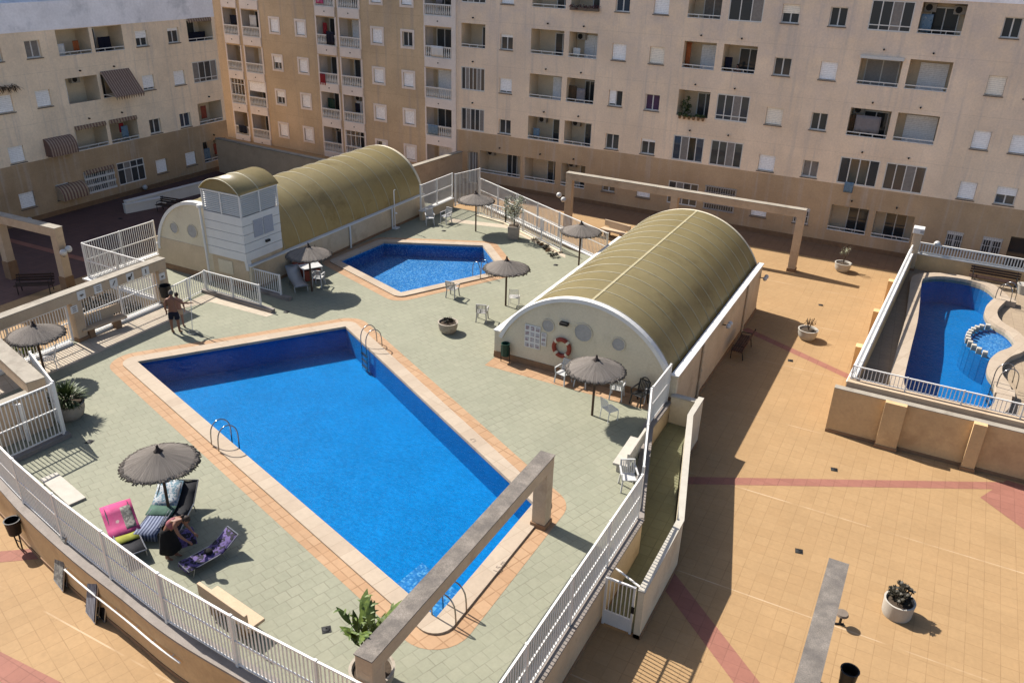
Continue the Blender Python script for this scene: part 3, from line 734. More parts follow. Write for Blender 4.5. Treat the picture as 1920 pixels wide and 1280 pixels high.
# walls round the terrace
tw = wallrun('tan front wall of the right terrace with pilasters and orange skirting', [(-1.7, 29.45), (14, 29.45)], 0, 1.88, .28, 'tanwall', 'pergtop', name='terrace_wall', skirting='plinth', cap_h=.03, cap_over=.0)
for x in (.44, 3.14, 6.0):
    w = .72 if x < 1 else .42
    MB().box(x - w / 2, 29.08, 0, x + w / 2, 29.3, 1.90).build('pilaster', 'tanwall', tw, bevel=.01)
    MB().box(x - w / 2 - .03, 29.05, 0, x + w / 2 + .03, 29.3, .15).build('pilaster_foot', 'plinth', tw)
tb = tag(MB().box(-1.35, 29.7, 1.55, 14, 30.15, 2.06).build('parapet_beam', 'pergola', bevel=.01), 'tan parapet beam under the white railing of the right terrace', 'parapet')
fence('white railing on the parapet beam in front of the kidney pool', [Vector((-1.25, 29.95, 2.06)), Vector((13.5, 29.95, 2.06))], .55, 1.75, mid=False, bar=.13, post_w=.05)
sw = wallrun('rendered side wall of the right terrace with buttresses', TL, 0, 1.9, .26, 'tanwall', 'white', name='terrace_wall', cap_h=.05, cap_over=.02)
for y in (34.6, 39.0, 43.5):
    x = -1.25 + (y - 30) / 18.2 * .8
    MB().box(x - .5, y - .2, 0, x - .13, y + .2, 1.45).build('buttress', 'tanwall', sw, bevel=.01)
fr = thing('tube_railing', 'pair of white tubes running along the side wall of the right terrace', 'railing', (-1.25, 30, 1.9))
for zz in (2.08, 2.32): MB().tube([(-1.25, 30, zz), (-.47, 47.8, zz)], .05).build('tube', 'whitemetal', fr)
mb = MB()
for i in range(10):
    t = i / 9; x = -1.25 + .78 * t; y = 30.05 + 17.7 * t; mb.bar((x, y, 1.9), (x, y, 2.32), .045)
mb.build('uprights', 'whitemetal', fr)
wallrun('back wall of the right terrace under the white balustrade', [(-.3, 47.6), (14, 47.6)], 0, 1.85, .26, 'tanwall', 'white', name='terrace_wall', cap_h=.05, cap_over=.03)
bt = thing('balustrade', 'white balustrade behind the kidney pool', 'balustrade', (-.3, 47.6, 1.85))
mb = MB(); mb.bar((-.2, 47.6, 2.4), (14, 47.6, 2.4), .09, .07); mb.bar((-.2, 47.6, 1.9), (14, 47.6, 1.9), .08, .05); mb.build('rails', 'white', bt)
mb = MB()
for i in range(100): mb.bar((-.15 + i * .14, 47.6, 1.92), (-.15 + i * .14, 47.6, 2.38), .05, .06)
mb.build('balusters', 'white', bt)
pc = thing('lantern_post', 'square tan post with a white box lantern at the corner of the right terrace', 'post', (-.38, 47.3, TZ))
MB().box(-.6, 47.1, TZ, -.18, 47.5, 3.0).build('post', 'pergola', pc, bevel=.012)
l_ = MB().box(-.66, 47.02, 3.003, -.12, 47.58, 3.3).build('lantern', 'white', pc, bevel=.02)
MB().box(-.3, 47.0, 3.06, -.115, 47.4, 3.24).build('lantern_face', 'grille', l_)
MB().box(-.63, 47.07, TZ, -.15, 47.53, TZ + .12).build('plinth', 'plinth', pc)
# dark garden walls at the back
wallrun('brown boundary wall with pale coping between the left and mustard blocks', [(-48.0, 44.35), (-33.0, 43.2)], 0, 2.55, .3, 'pergola', 'pergtop', name='boundary_wall')
wallrun('brown boundary wall rising behind the right end of the left vaulted building', [(-31.9, 44.0), (-31.3, 51.6)], 0, 2.4, .3, 'pergola', 'pergtop', name='boundary_wall')
W0 = at(238, 398, 0); W1 = at(392, 358, 0)
wallrun('low white wall running along the shaded yard by the left block', [xy(W0), xy(W0.lerp(W1, 1.3))], 0, .75, .25, 'white', 'white', name='low_wall')
wallrun('low white wall returning in front of the dark bench', [xy(W0 + Vector((.1, -.2, 0))), xy(at(310, 385, 0))], 0, .6, .3, 'white', 'white', name='low_wall')

struct(MB().add([(-48.4, 12, .004), (-38.2, 12, .004), (-38.2, 27.0, .004), (-33.4, 27.3, .004), (-33.4, 43.3, .004), (-48.4, 44.3, .004)], [(0, 1, 2, 3, 4, 5)]).build('yard_paving', 'yard'))  # reddish yard tile, toned darker to deepen the left block's shade
hr_ = thing('handrail', 'white tube handrail fixed along the outside of the curved wall', 'handrail', at(110, 1030, .85))
hp_ = [Vector((q.x, q.y, .8)) + Vector((-.06, -.25, 0)) for q in LEFT_EDGE if -18.6 < q.x < -13.0]
MB().tube(hp_, .025, 7).build('tube', 'whitemetal', hr_)
mb = MB()
for q in hp_[::2]: mb.tube([q, q + Vector((.02, .12, 0))], .014, 6)
mb.build('brackets', 'whitemetal', hr_)

def strip(name, quad, m, z=D + .004):
    struct(MB().add([(q[0], q[1], z) for q in quad], [(0, 1, 2, 3)]).build(name, m))
strip('deck_border', [(-29.13, 12.5), (-27.7, 12.5), (-27.7, 22.9), (-29.13, 22.9)], 'creamtile')
strip('deck_border', [(-14.15, 25.15), (-7.1, 25.15), (-7.1, 25.97), (-14.15, 25.97)], 'border')
k0, k1, k2, k3 = at(310, 585, D), at(380, 548, D), at(515, 588, D), at(470, 592, D)
strip('deck_border', [xy(k0), xy(at(395, 566, D)), xy(at(388, 551, D)), xy(at(318, 580, D))], 'creamtile')
strip('deck_border', [xy(at(395, 566, D)), xy(at(500, 594, D)), xy(at(516, 588, D)), xy(at(388, 551, D))], 'creamtile')
strip('deck_border', [xy(at(840, 416, D)), xy(at(950, 428, D)), xy(at(945, 421, D)), xy(at(846, 410, D))], 'creamtile')
strip('deck_border', [xy(at(950, 428, D)), xy(at(1060, 484, D)), xy(at(1060, 477, D)), xy(at(945, 421, D))], 'creamtile')
struct(MB().add([(-31.5, 49.3, .004), (-.7, 49.3, .004), (-.7, 51.95, .004), (-31.5, 51.95, .004)], [(0, 1, 2, 3)]).build('shade_tinted_paving', 'shade_strip'))  # plaza strip with the right block's shade put into its colour
wallrun('tan stair wall seen through the entry fence', [(-24.75, 11.7), (-24.5, 13.9)], D - .02, 2.75, .3, 'pergola', 'pergtop', name='stair_wall')
# ------------------------------------------------------------------ buildings
class Fac:
    """one straight front: u runs along it, z up, d outwards"""
    def __init__(s, root, P0, U, N, wallm):
        s.root = root; s.P = Vector((P0[0], P0[1], 0)); s.U = Vector((U[0], U[1], 0)).normalized(); s.N = Vector((N[0], N[1], 0)).normalized(); s.holes = []; s.m = wallm
    def p(s, u, z, d=0): return s.P + s.U * u + s.N * d + Vector((0, 0, z))
    def bx(s, mb, u0, z0, d0, u1, z1, d1):
        b = [s.p(u0, z0, d0), s.p(u1, z0, d0), s.p(u1, z0, d1), s.p(u0, z0, d1)]
        t = [s.p(u0, z1, d0), s.p(u1, z1, d0), s.p(u1, z1, d1), s.p(u0, z1, d1)]
        return mb.hexa(b, t)
    def wall(s, u0, z0, u1, z1, name='wall'):
        us = sorted({u0, u1} | {round(h[i], 4) for h in s.holes for i in (0, 2) if u0 < h[i] < u1})
        zs = sorted({z0, z1} | {round(h[i], 4) for h in s.holes for i in (1, 3) if z0 < h[i] < z1})
        vs = [s.p(u, z) for z in zs for u in us]; fs = []; nu = len(us)
        for j in range(len(zs) - 1):
            for i in range(nu - 1):
                cu = (us[i] + us[i + 1]) / 2; cz = (zs[j] + zs[j + 1]) / 2
                if not any(h[0] < cu < h[2] and h[1] < cz < h[3] for h in s.holes):
                    fs.append((j * nu + i, j * nu + i + 1, (j + 1) * nu + i + 1, (j + 1) * nu + i))
        return MB().add(vs, fs).build(name, s.m, s.root, fix=False)
    def reveal(s, mb, u0, z0, u1, z1, d):
        """four inner faces of an opening, from the front back to depth d"""
        q = [(u0, z0), (u1, z0), (u1, z1), (u0, z1)]
        for i in range(4):
            a, b = q[i], q[(i + 1) % 4]; mb.add([s.p(*a, 0), s.p(*b, 0), s.p(*b, -d), s.p(*a, -d)], [(0, 1, 2, 3)])
    def window(s, u0, z0, u1, z1, kind='W', dep=.16, sm='shutter', glass='glass', surround=None, sillm='sill'):
        s.holes.append((u0, z0, u1, z1))
        mb = MB(); s.reveal(mb, u0, z0, u1, z1, dep + .12)
        mb.slot(1); f = .055
        dd = -dep
        if kind != 'S':
            for a in ((u0, z0, u0 + f, z1), (u1 - f, z0, u1, z1), (u0 + f, z0, u1 - f, z0 + f), (u0 + f, z1 - f, u1 - f, z1)):
                s.bx(mb, a[0], a[1], dd - .05, a[2], a[3], dd)
            n = 2
            for i in range(1, n):
                c = u0 + (u1 - u0) * i / n; s.bx(mb, c - .035, z0 + f, dd - .045, c + .035, z1 - f, dd + .004)
        w = mb.build('window', [s.m, 'whitemetal'], s.root, fix=False)
        zt = z1; zb = z0
        if kind in 'SHDT':
            zb = {'S': z0 + .03, 'D': z0 + .14, 'H': z0 + (z1 - z0) * .52, 'T': z1 - .2}[kind]
            sh = MB(); ua, ub = u0 + .012, u1 - .012
            s.bx(sh, ua, zb, dd + .012, ub, z1 - .012, dd + .05); sh.build('shutter', sm, w)
        if kind == 'L':
            sh = MB(); s.bx(sh, u0 + .02, z0 + .14, dd + .012, (u0 + u1) / 2 - .02, z1 - .012, dd + .05); sh.build('shutter', sm, w)
        if kind != 'S':
            g = MB(); s.bx(g, u0 + f, z0 + f, dd - .035, u1 - f, z1 - f, dd - .025); g.build('pane', glass, w)
        else:
            g = MB(); s.bx(g, u0 + .001, z0 + .001, dd - .07, u1 - .001, z1 - .001, dd - .06); g.build('pane', 'dark', w)
        if kind == 'G':
            gr = MB()
            for i in range(8):
                c = u0 + (u1 - u0) * (i + .5) / 8; s.bx(gr, c - .012, z0 - .03, .01, c + .012, z1 + .03, .03)
            for zz in (z0 + .05, (z0 + z1) / 2, z1 - .05): s.bx(gr, u0 - .03, zz - .012, .03, u1 + .03, zz + .012, .05)
            gr.build('grille', 'whitemetal', w)
            sh = MB(); s.bx(sh, u0 + .01, z1 - .22, dd + .012, u1 - .01, z1 - .01, dd + .06); sh.build('shutter', sm, w)
        sl = MB(); s.bx(sl, u0 - .05, z0 - .06, -.1, u1 + .05, z0 - .012, .06); sl.build('sill', sillm, w)
        if surround:
            sr = MB(); t = .16
            for a in ((u0 - t, z0 - t, u0, z1 + t), (u1, z0 - t, u1 + t, z1 + t), (u0, z1, u1, z1 + t), (u0, z0 - t, u1, z0 - .062)):
                s.bx(sr, a[0], a[1], .004, a[2], a[3], .035)
            sr.build('surround', surround, w)
        return w
    def recess(s, u0, z0, u1, z1, drop=.85, dep=1.35, door=None, m='recess', doorglass='glass', par=.12, shut=False):
        """balcony let into the block: floor below the parapet, back wall with a glazed door"""
        s.holes.append((u0, z0, u1, z1))
        mb = MB(); zf = z0 - drop
        P = s.p
        mb.add([P(u0, zf, -dep), P(u1, zf, -dep), P(u1, z1, -dep), P(u0, z1, -dep)], [(0, 1, 2, 3)])
        mb.add([P(u0, zf, -par), P(u0, zf, -dep), P(u0, z1, -dep), P(u0, z1, -par)], [(0, 1, 2, 3)])
        mb.add([P(u1, zf, -par), P(u1, zf, -dep), P(u1, z1, -dep), P(u1, z1, -par)], [(3, 2, 1, 0)])
        mb.add([P(u0, z1, 0), P(u1, z1, 0), P(u1, z1, -dep), P(u0, z1, -dep)], [(0, 1, 2, 3)])
        mb.add([P(u0, zf, -par), P(u1, zf, -par), P(u1, zf, -dep), P(u0, zf, -dep)], [(3, 2, 1, 0)])
        mb.add([P(u0, zf, -par), P(u1, zf, -par), P(u1, z0, -par), P(u0, z0, -par)], [(3, 2, 1, 0)])
        mb.add([P(u0, z0, 0), P(u1, z0, 0), P(u1, z0, -par), P(u0, z0, -par)], [(0, 1, 2, 3)])
        for uu in (u0, u1): mb.add([P(uu, z0, 0), P(uu, z0, -par), P(uu, z1, -par), P(uu, z1, 0)], [(0, 1, 2, 3)])
        b = mb.build('balcony', m, s.root, fix=False)
        if door:
            a = u0 + (u1 - u0) * door[0]; c = u0 + (u1 - u0) * door[1]; zt = min(z1 - .22, zf + 2.1); f = MB(); n = 2
            for i in range(n + 1):
                q = a + (c - a) * i / n; s.bx(f, q - .03, zf + .02, -dep + .002, q + .03, zt, -dep + .06)
            s.bx(f, a - .03, zt - .001, -dep + .002, c + .03, zt + .06, -dep + .062)
            if shut: s.bx(f, a + .031, zf + .02, -dep + .01, c - .031, zt - .004, -dep + .035)
            f.build('door_frame', 'whitemetal' if not shut else 'shutter', b)
            if not shut:
                g = MB(); s.bx(g, a + .03, zf + .02, -dep + .004, c - .03, zt - .002, -dep + .022); g.build('door_glass', doorglass, b)
        return b
    def rail(s, b, u0, z0, u1, n=3, h=.22):
        r = MB(); s.bx(r, u0, z0 + h - .035, -.08, u1, z0 + h + .015, -.03)
        for i in range(n + 1):
            q = u0 + .02 + (u1 - u0 - .04) * i / n; s.bx(r, q - .015, z0 + .002, -.07, q + .015, z0 + h - .036, -.04)
        s.bx(r, u0, z0 + .003, -.1, u1, z0 + .045, .02)
        return r.build('railing', 'whitemetal', b)
    def glazed(s, u0, z0, u1, z1, n=4, open_=(), low=0, glass='glass', cur=False):
        """balcony closed with sliding glass"""
        b = s.recess(u0, z0, u1, z1, door=None, dep=1.3)
        f = MB(); t = .055
        s.bx(f, u0, z0 + .002, -.09, u1, z0 + .07, -.02); s.bx(f, u0, z1 - .07, -.09, u1, z1 - .002, -.02)
        zl = z0 + .32 if low else z0 + .07
        if low: s.bx(f, u0, zl - .05, -.085, u1, zl, -.018)
        for i in range(n + 1):
            q = u0 + t / 2 + (u1 - u0 - t) * i / n
            s.bx(f, q - t / 2, z0 + .07, -.08, q + t / 2, z1 - .07, -.025)
        f.build('glazing_frame', 'whitemetal', b)
        for i in range(n):
            if i in open_: continue
            g = MB(); w = (u1 - u0 - t) / n; q = u0 + t / 2 + w * i
            s.bx(g, q + t / 2, z0 + .071, -.06, q + w - t / 2, z1 - .071, -.045); g.build('pane', glass if (i + int(u0 * 7)) % 3 else 'curtain', b)
        return b
    def awning_canopy(s, u0, z0, u1, z1, out=.75, m='awning'):
        a = MB(); P = s.p; zl = z0 + (z1 - z0) * .25; k = 5; top = []
        prof = [(0, z1)] + [(out * math.sin(math.pi / 2 * i / k), z1 - (z1 - zl) * (1 - math.cos(math.pi / 2 * i / k))) for i in range(1, k + 1)] + [(out, z0)]
        vs = []; 
        for d, z in prof: vs += [P(u0, z, d), P(u1, z, d)]
        a.add(vs, [(2 * i, 2 * i + 1, 2 * i + 3, 2 * i + 2) for i in range(len(prof) - 1)])
        for uu in (u0, u1):
            a.add([P(uu, z, d) for d, z in prof] + [P(uu, z0, 0)], [tuple(range(len(prof) + 1))])
        return a.build('awning', m, s.root, fix=False, solid=.02)
    def spout(s, u, z):
        m = MB(); m.tube([s.p(u, z, 0), s.p(u, z, .12)], .05, 8); return m.build('spotlight', 'iron', s.root)
    def ac(s, b, u, z, dep=1.3):
        m = MB(); s.bx(m, u - .3, z - .22, -dep + .01, u + .3, z + .22, -dep + .3); m.slot(1)
        c = s.p(u + .06, z, -dep + .302)
        m.tube([s.p(u - .06, z, -dep + .30), s.p(u - .06, z, -dep + .31)], .17, 14)
        return m.build('air_conditioner', ['acunit', 'iron'], b)
    def cloth(s, label, cat, u0, z0, u1, z1, d, m, n=8, name='towel', wav=.03):
        mb = MB(); vs = []
        for j in range(5):
            for i in range(n + 1):
                u = u0 + (u1 - u0) * i / n; z = z1 + (z0 - z1) * j / 4
                vs.append(s.p(u, z, d + wav * math.sin(i * 1.9 + u0) * (.3 + j / 4)))
        mb.add(vs, [(j * (n + 1) + i, j * (n + 1) + i + 1, (j + 1) * (n + 1) + i + 1, (j + 1) * (n + 1) + i) for j in range(4) for i in range(n)])
        return tag(mb.build(name, m, None, smooth=True, solid=.012), label, cat)

# ---- right block
RBK = thing('apartment_building', 'long beige block on the right with brown ground floor, let-in balconies and white shutters', 'building', (-31.9, 52, 0))
F = Fac(RBK, (0, 52), (1, 0), (0, -1), 'fac_right')
Z = [1.0, 3.9, 6.7, 9.55, 12.43]
def wr_(c, k, kind, **kw):
    u0, u1 = c; return F.window(u0, Z[k] + .06, u1, Z[k] + 1.06, kind, **kw)
cb = (-28.42, -27.46); cd = (-20.3, -19.36); ce = (-17.8, -16.84); cg = (-10.14, -9.16); ch = (-7.52, -6.6); cj = (1.03, 1.88); ck = (2.87, 3.86); cl = (6.2, 7.1)
for k, q in zip((1, 2, 3, 4), 'WDTS'): wr_(cb, k, q)
for k, q in zip((0, 1, 2, 3, 4), 'WWLSW'): wr_(cd, k, q, glass='glassblue' if k == 4 else 'glass')
for k, q in zip((0, 1, 2, 3, 4), 'STWSS'): wr_(ce, k, q, sm='shuttercream' if k == 3 else 'shutter', glass='purple' if k == 2 else 'glass')
for k, q in zip((0, 1, 2, 3, 4), 'SSSWH'): wr_(cg, k, q, sm='shuttercream' if k in (2, 4) else 'shutter')
for k, q in zip((0, 1, 2, 3, 4), 'GWWSW'): wr_(ch, k, q, glass='curtain' if k == 1 else 'glass')
for k, q in zip((0, 1, 2, 3, 4), 'GSSSW'): wr_(cj, k, q, sm='shuttercream' if k == 3 else 'shutter')
for k, q in zip((0, 1, 2, 3, 4), 'GHSSS'): wr_(ck, k, q)
for k, q in zip((0, 1, 2, 3, 4), 'GSWSW'): wr_(cl, k, q)
BW = 1.55
def bal(c, k, door=(.5, .95), rail=True, **kw):
    u0, u1 = c; b = F.recess(u0, Z[k] - .02, u1, Z[k] + BW, door=door, **kw)
    if rail: F.rail(b, u0, Z[k] - .02, u1)
    if k < 5: F.spout((u0 + u1) / 2, Z[k] + BW + .38)
    return b
ca = (-31.5, -29.6); c1 = (-26.1, -23.7); c2 = (-23.33, -21.35); f1 = (-15.65, -13.65); f2 = (-13.2, -11.2); i1 = (-5.45, -3.27); i2 = (-2.93, -.8); l1 = (8.2, 10.3)
def gl(c, k, **kw):
    F.spout((c[0] + c[1]) / 2, Z[k] + BW + .38); return F.glazed(c[0], Z[k] - .02, c[1], Z[k] + BW, **kw)
gl(ca, 4); bal(ca, 3, (.5, .97)); gl(ca, 2, n=6); gl(ca, 1, n=5)
bal(c1, 4); bal(c1, 3, (.5, .95)); b = bal(c1, 2, (.5, .95), shut=True); b = bal(c1, 1, (.55, .96)); F.ac(b, c1[0] + .6, Z[1] + 1.2)
bf = bal(c2, 4, rail=False); b = bal(c2, 3, (.3, .95), shut=True); F.ac(b, c2[0] + .4, Z[3] + 1.2); bal(c2, 2, (.4, .75)); b = bal(c2, 1, (.5, .96)); F.ac(b, c2[0] + .4, Z[1] + 1.25)
b = bal((-29.95, -26.6), 0, (.48, .72)); F.ac(b, -29.6, Z[0] + 1.25)
bal((-26.25, -23.85), 0, (.5, .9)); b = bal((-23.4, -21.6), 0, (.5, .95)); F.ac(b, -23.05, Z[0] + 1.3)
bal(f1, 4, (.3, .9), doorglass='curtain'); gl(f2, 4, n=3); bal(f1, 3, (.4, .95), shut=True); bal(f2, 3, (.35, .95)); bal(f1, 2, (.45, .95), rail=False); gl(f2, 2, low=1, n=4)
gl(f1, 1, n=4, open_=(2,), glass='glassblue'); gl(f2, 1, n=4)
F.glazed(f1[0], Z[0], f1[1], Z[0] + 1.5, n=4); b = F.glazed(f2[0], Z[0], f2[1], Z[0] + 1.55, n=2)
mb = MB()
for i in range(13):
    q = f2[0] + .08 + i * .155; F.bx(mb, q - .02, Z[0], .01, q + .02, Z[0] + 1.55, .04)
for zz in (0.02, .4, .78, 1.15, 1.5): F.bx(mb, f2[0] - .03, Z[0] + zz - .02, .04, f2[1] + .03, Z[0] + zz + .03, .06)
mb.build('lattice', 'lattice', b)
gl(i1, 4, low=1, n=4); b = bal(i2, 4, (.2, .85)); F.ac(b, i2[0] + .35, Z[4] + 1.25); F.ac(b, i2[1] - .32, Z[4] + 1.2)
b = bal(i1, 3, (.1, .9), doorglass='grille'); m_ = MB(); F.bx(m_, i1[0] - .05, Z[3] + BW - .14, .003, i1[1] + .05, Z[3] + BW + .02, .14); m_.build('awning_box', 'white', b)
b = bal(i2, 3, (.25, .9), shut=True); b = bal(i1, 2, (.3, .9)); F.ac(b, i1[0] + .35, Z[2] + 1.3); bal(i2, 2, (.2, .95), shut=True)
gl(i1, 1, n=4, open_=(1, 2)); gl(i2, 1, n=4)
b = bal(i1, 0, (.42, .95)); gr = MB()
bal(i2, 0, (.25, .8))
for k in range(1, 5): bal(l1, k, (.3, .9))
# street door on the ground floor at the left end and at the right
F.holes.append((-30.95, .05, -30.1, 2.35)); m_ = MB(); F.reveal(m_, -30.95, .05, -30.1, 2.35, .3); dr = m_.build('entrance', 'recess', RBK, fix=False)
m_ = MB(); F.bx(m_, -30.92, .06, -.3, -30.13, 2.33, -.24); m_.build('door', 'curtain', dr)
m_ = MB()
for q in (-30.9, -30.62, -30.4, -30.16): F.bx(m_, q - .025, .06, -.239, q + .025, 2.33, -.2)
m_.build('door_bars', 'whitemetal', dr)
F.holes.append((4.2, .05, 5.3, 2.3)); m_ = MB(); F.reveal(m_, 4.2, .05, 5.3, 2.3, .5); dr = m_.build('entrance', 'fac_right', RBK, fix=False)
m_ = MB(); F.bx(m_, 4.2, .06, -.52, 5.3, 2.3, -.46); m_.build('door', 'glass', dr)
F.wall(-31.9, -.1, 12, 14.12)
m_ = MB(); F.bx(m_, -31.9, 14.12, -.25, 12, 19.0, .02); m_.build('roof_parapet', 'whitepar', RBK)  # parapet carried up out of view to lengthen its shadow
m_ = MB(); F.bx(m_, -31.9, 14.0, -12, 12, 14.11, -.01); m_.build('roof_slab', 'whitepar', RBK)
m_ = MB(); F.bx(m_, -31.9, 0, -12, -31.7, 14.0, -.02); F.bx(m_, 11.8, 0, -12, 12, 14.0, -.02); F.bx(m_, -31.7, 0, -12, 11.8, 14, -11.8); m_.build('wall', 'fac_right', RBK)
m_ = MB(); F.bx(m_, -31.85, 0, 0, -30.95, .3, .03); F.bx(m_, -30.1, 0, 0.0, 4.2, .3, .03); F.bx(m_, 5.3, 0, 0, 12, .3, .03); m_.build('skirting', 'plinth', RBK)

# ---- left block
LBK = thing('apartment_building', 'beige block on the left with white roof parapet and striped awnings', 'building', (-48.5, 30, 0))
L = Fac(LBK, (-48.5, 0), (0, 1), (1, 0), 'fac_left')
ZL = [.8, 3.57, 6.47, 9.27]
def wl_(c, k, kind, **kw): return L.window(c[0], ZL[k] + .06, c[1], ZL[k] + 1.03, kind, **kw)
def ball(c, k, door=(.1, .55), rail=True, **kw):
    b = L.recess(c[0], ZL[k] - .03, c[1], ZL[k] + 1.48, door=door, **kw)
    if rail: L.rail(b, c[0], ZL[k] - .03, c[1])
    if k < 3: L.spout((c[0] + c[1]) / 2, ZL[k] + 1.85)
    return b
l0 = (28.98, 29.95); lA = (31.39, 32.35); B1 = (33.45, 35.7); B2 = (35.95, 38.1); lC = (39.05, 40.0); lD = (41.67, 42.64); lE = (43.4, 45.65); lz = (26.6, 27.6)
for k, q in enumerate('SSSW'): wl_(l0, k, q, sm='shutter'); wl_(lz, k, q)
wl_(lA, 2, 'S'); wl_(lA, 3, 'W', glass='curtain'); wl_(lA, 0, 'S'); wl_(lA, 1, 'S')
for k, q in enumerate('SWDH'): wl_(lC, k, q)
for k, q in enumerate('SWST'): wl_(lD, k, q, glass='glassblue' if k == 1 else 'glass', sm='shutter')
b = ball(B1, 3, (.05, .35)); ball(B2, 3, (.02, .5)); ball(lE, 3, (.2, .8))
b = ball(B1, 2, (.1, .4), rail=False, shut=True); L.ac(b, 34.9, ZL[2] + 1.2); ball(B2, 2); L.glazed(lE[0], ZL[2], lE[1], ZL[2] + 1.45, n=4, low=1)
ball(B1, 1, (.02, .4)); ball(B2, 1, (.05, .4)); ball(lE, 1, (.04, .3))
b = L.glazed(B1[0], ZL[0] - .05, B1[1], ZL[0] + 1.4, n=4)
mb = MB()
for i in range(15):
    q = B1[0] + .08 + i * .149; L.bx(mb, q - .018, ZL[0] - .05, .01, q + .018, ZL[0] + 1.35, .035)
for zz in (0, .45, .9): L.bx(mb, B1[0], ZL[0] + zz - .06, .035, B1[1], ZL[0] + zz + .08, .05)
mb.build('lattice', 'white', b)
b = L.glazed(B2[0], ZL[0] - .05, B2[1], ZL[0] + 1.45, n=4, low=0)
mb = MB(); L.bx(mb, B2[0], ZL[0] + .95, -.015, B2[1], ZL[0] + 1.02, .02); mb.build('transom', 'whitemetal', b)
ball(lE, 0, (.1, .7))
L.awning_canopy(31.25, ZL[1] + .1, 33.05, ZL[1] + 1.12, out=.6); L.awning_canopy(31.4, ZL[0] + .08, 33.2, ZL[0] + .95, out=.6, m='awningtan')
# drop-arm awning over one balcony, its fringe, and the small awnings
mb = MB(); P = L.p
mb.add([P(35.95, 8.1, .05), P(38.1, 8.1, .05), P(38.15, 6.65, 1.15), P(35.9, 6.65, 1.15)], [(0, 1, 2, 3)]); mb.build('awning', 'awning', LBK, solid=.02, fix=False)
mb = MB()
for i in range(12):
    u = 35.92 + i * .186; mb.add([P(u, 6.65, 1.15), P(u + .18, 6.65, 1.15), P(u + .09, 6.42, 1.15)], [(0, 1, 2)])
mb.build('awning_fringe', 'awningtan', LBK, solid=.01, fix=False)
mb = MB(); mb.bar(P(35.98, 6.7, .02), P(35.98, 6.67, 1.12), .03); mb.bar(P(38.06, 6.7, .02), P(38.06, 6.67, 1.12), .03); mb.build('awning_arm', 'whitemetal', LBK)
for (u0, u1, zt, dd) in ((33.45, 35.7, ZL[1] + 1.47, .1), (35.95, 38.1, ZL[1] + 1.47, .1), (43.45, 45.6, ZL[3] + 1.47, .1), (33.5, 35.7, ZL[0] + 1.42, .12)):
    mb = MB()
    for i in range(14):
        u = u0 + (u1 - u0) * i / 14; mb.add([P(u, zt + .05, .03), P(u + .15, zt + .05, .03), P(u + .15, zt - .15, dd), P(u + .075, zt - .25, dd), P(u, zt - .15, dd)], [(0, 1, 2, 3, 4)])
    mb.build('awning_fringe', 'awningtan', LBK, solid=.01, fix=False)
L.wall(22.5, -.1, 45.95, 10.78)
m_ = MB(); L.bx(m_, 22.5, 10.78, -.3, 45.95, 12.35, .03); m_.build('roof_parapet', 'whitepar', LBK)
m_ = MB(); L.bx(m_, 22.5, 10.7, -11, 45.93, 10.775, -.31); m_.build('roof_slab', 'whitepar', LBK)
m_ = MB(); L.bx(m_, 45.7, -.1, -11, 45.94, 10.69, -.02); L.bx(m_, 22.5, -.1, -11, 22.7, 10.69, -.02); L.bx(m_, 22.7, 0, -11, 45.7, 10.69, -10.8); m_.build('wall', 'fac_left', LBK)
m_ = MB(); L.bx(m_, 22.6, 10.78, -9.5, 45.9, 16.85, -2.0); m_.build('unseen_roof_hut', 'whitepar', LBK)  # unseen storey, height set for the shadow it throws over the yard
m_ = MB(); L.bx(m_, 22.6, -.05, 0, 45.9, .28, .03); m_.build('skirting', 'plinth', LBK)

# ---- mustard block set a little askew between them
an = R(3); UM = Vector((-math.cos(an), math.sin(an), 0)); NM = Vector((-math.sin(an), -math.cos(an), 0))
MBK = thing('apartment_building', 'mustard block in the far corner with white baluster balconies', 'building', (-31.9, 52, 0))
G = Fac(MBK, (-31.9, 52.0), UM, NM, 'fac_mid')
ZM = [.42, 3.08, 5.8, 8.62, 11.4]
def wm_(c, k, kind): G.window(c[0] + .08, ZM[k] + .56, c[1] - .08, ZM[k] + 1.56, kind, surround='slabwhite', dep=.1, sillm='slabwhite')
wk = {(16.95, 18.0): 'SHHSS', (14.15, 15.2): 'SSSSS', (6.5, 7.6): 'LSSSS', (3.72, 4.8): 'SSSWS'}
for c, kk in wk.items():
    for k in range(5): wm_(c, k, kk[k])
def baluster(mb, q, z0, h, pt):
    pr = [(.028, 0), (.05, .12), (.06, .3), (.04, .55), (.03, .75), (.045, .9), (.035, 1)]
    o = len(mb.v)
    for r, t in pr:
        for k in range(5):
            a = 2 * math.pi * k / 5; w = pt(q, 0, 0); 
            mb.v.append(Vector((w.x + r * math.cos(a), w.y + r * math.sin(a), z0 + h * t)))
    for i in range(len(pr) - 1):
        for k in range(5):
            mb.f.append([o + i * 5 + k, o + i * 5 + (k + 1) % 5, o + (i + 1) * 5 + (k + 1) % 5, o + (i + 1) * 5 + k]); mb.mi.append(mb.cur)
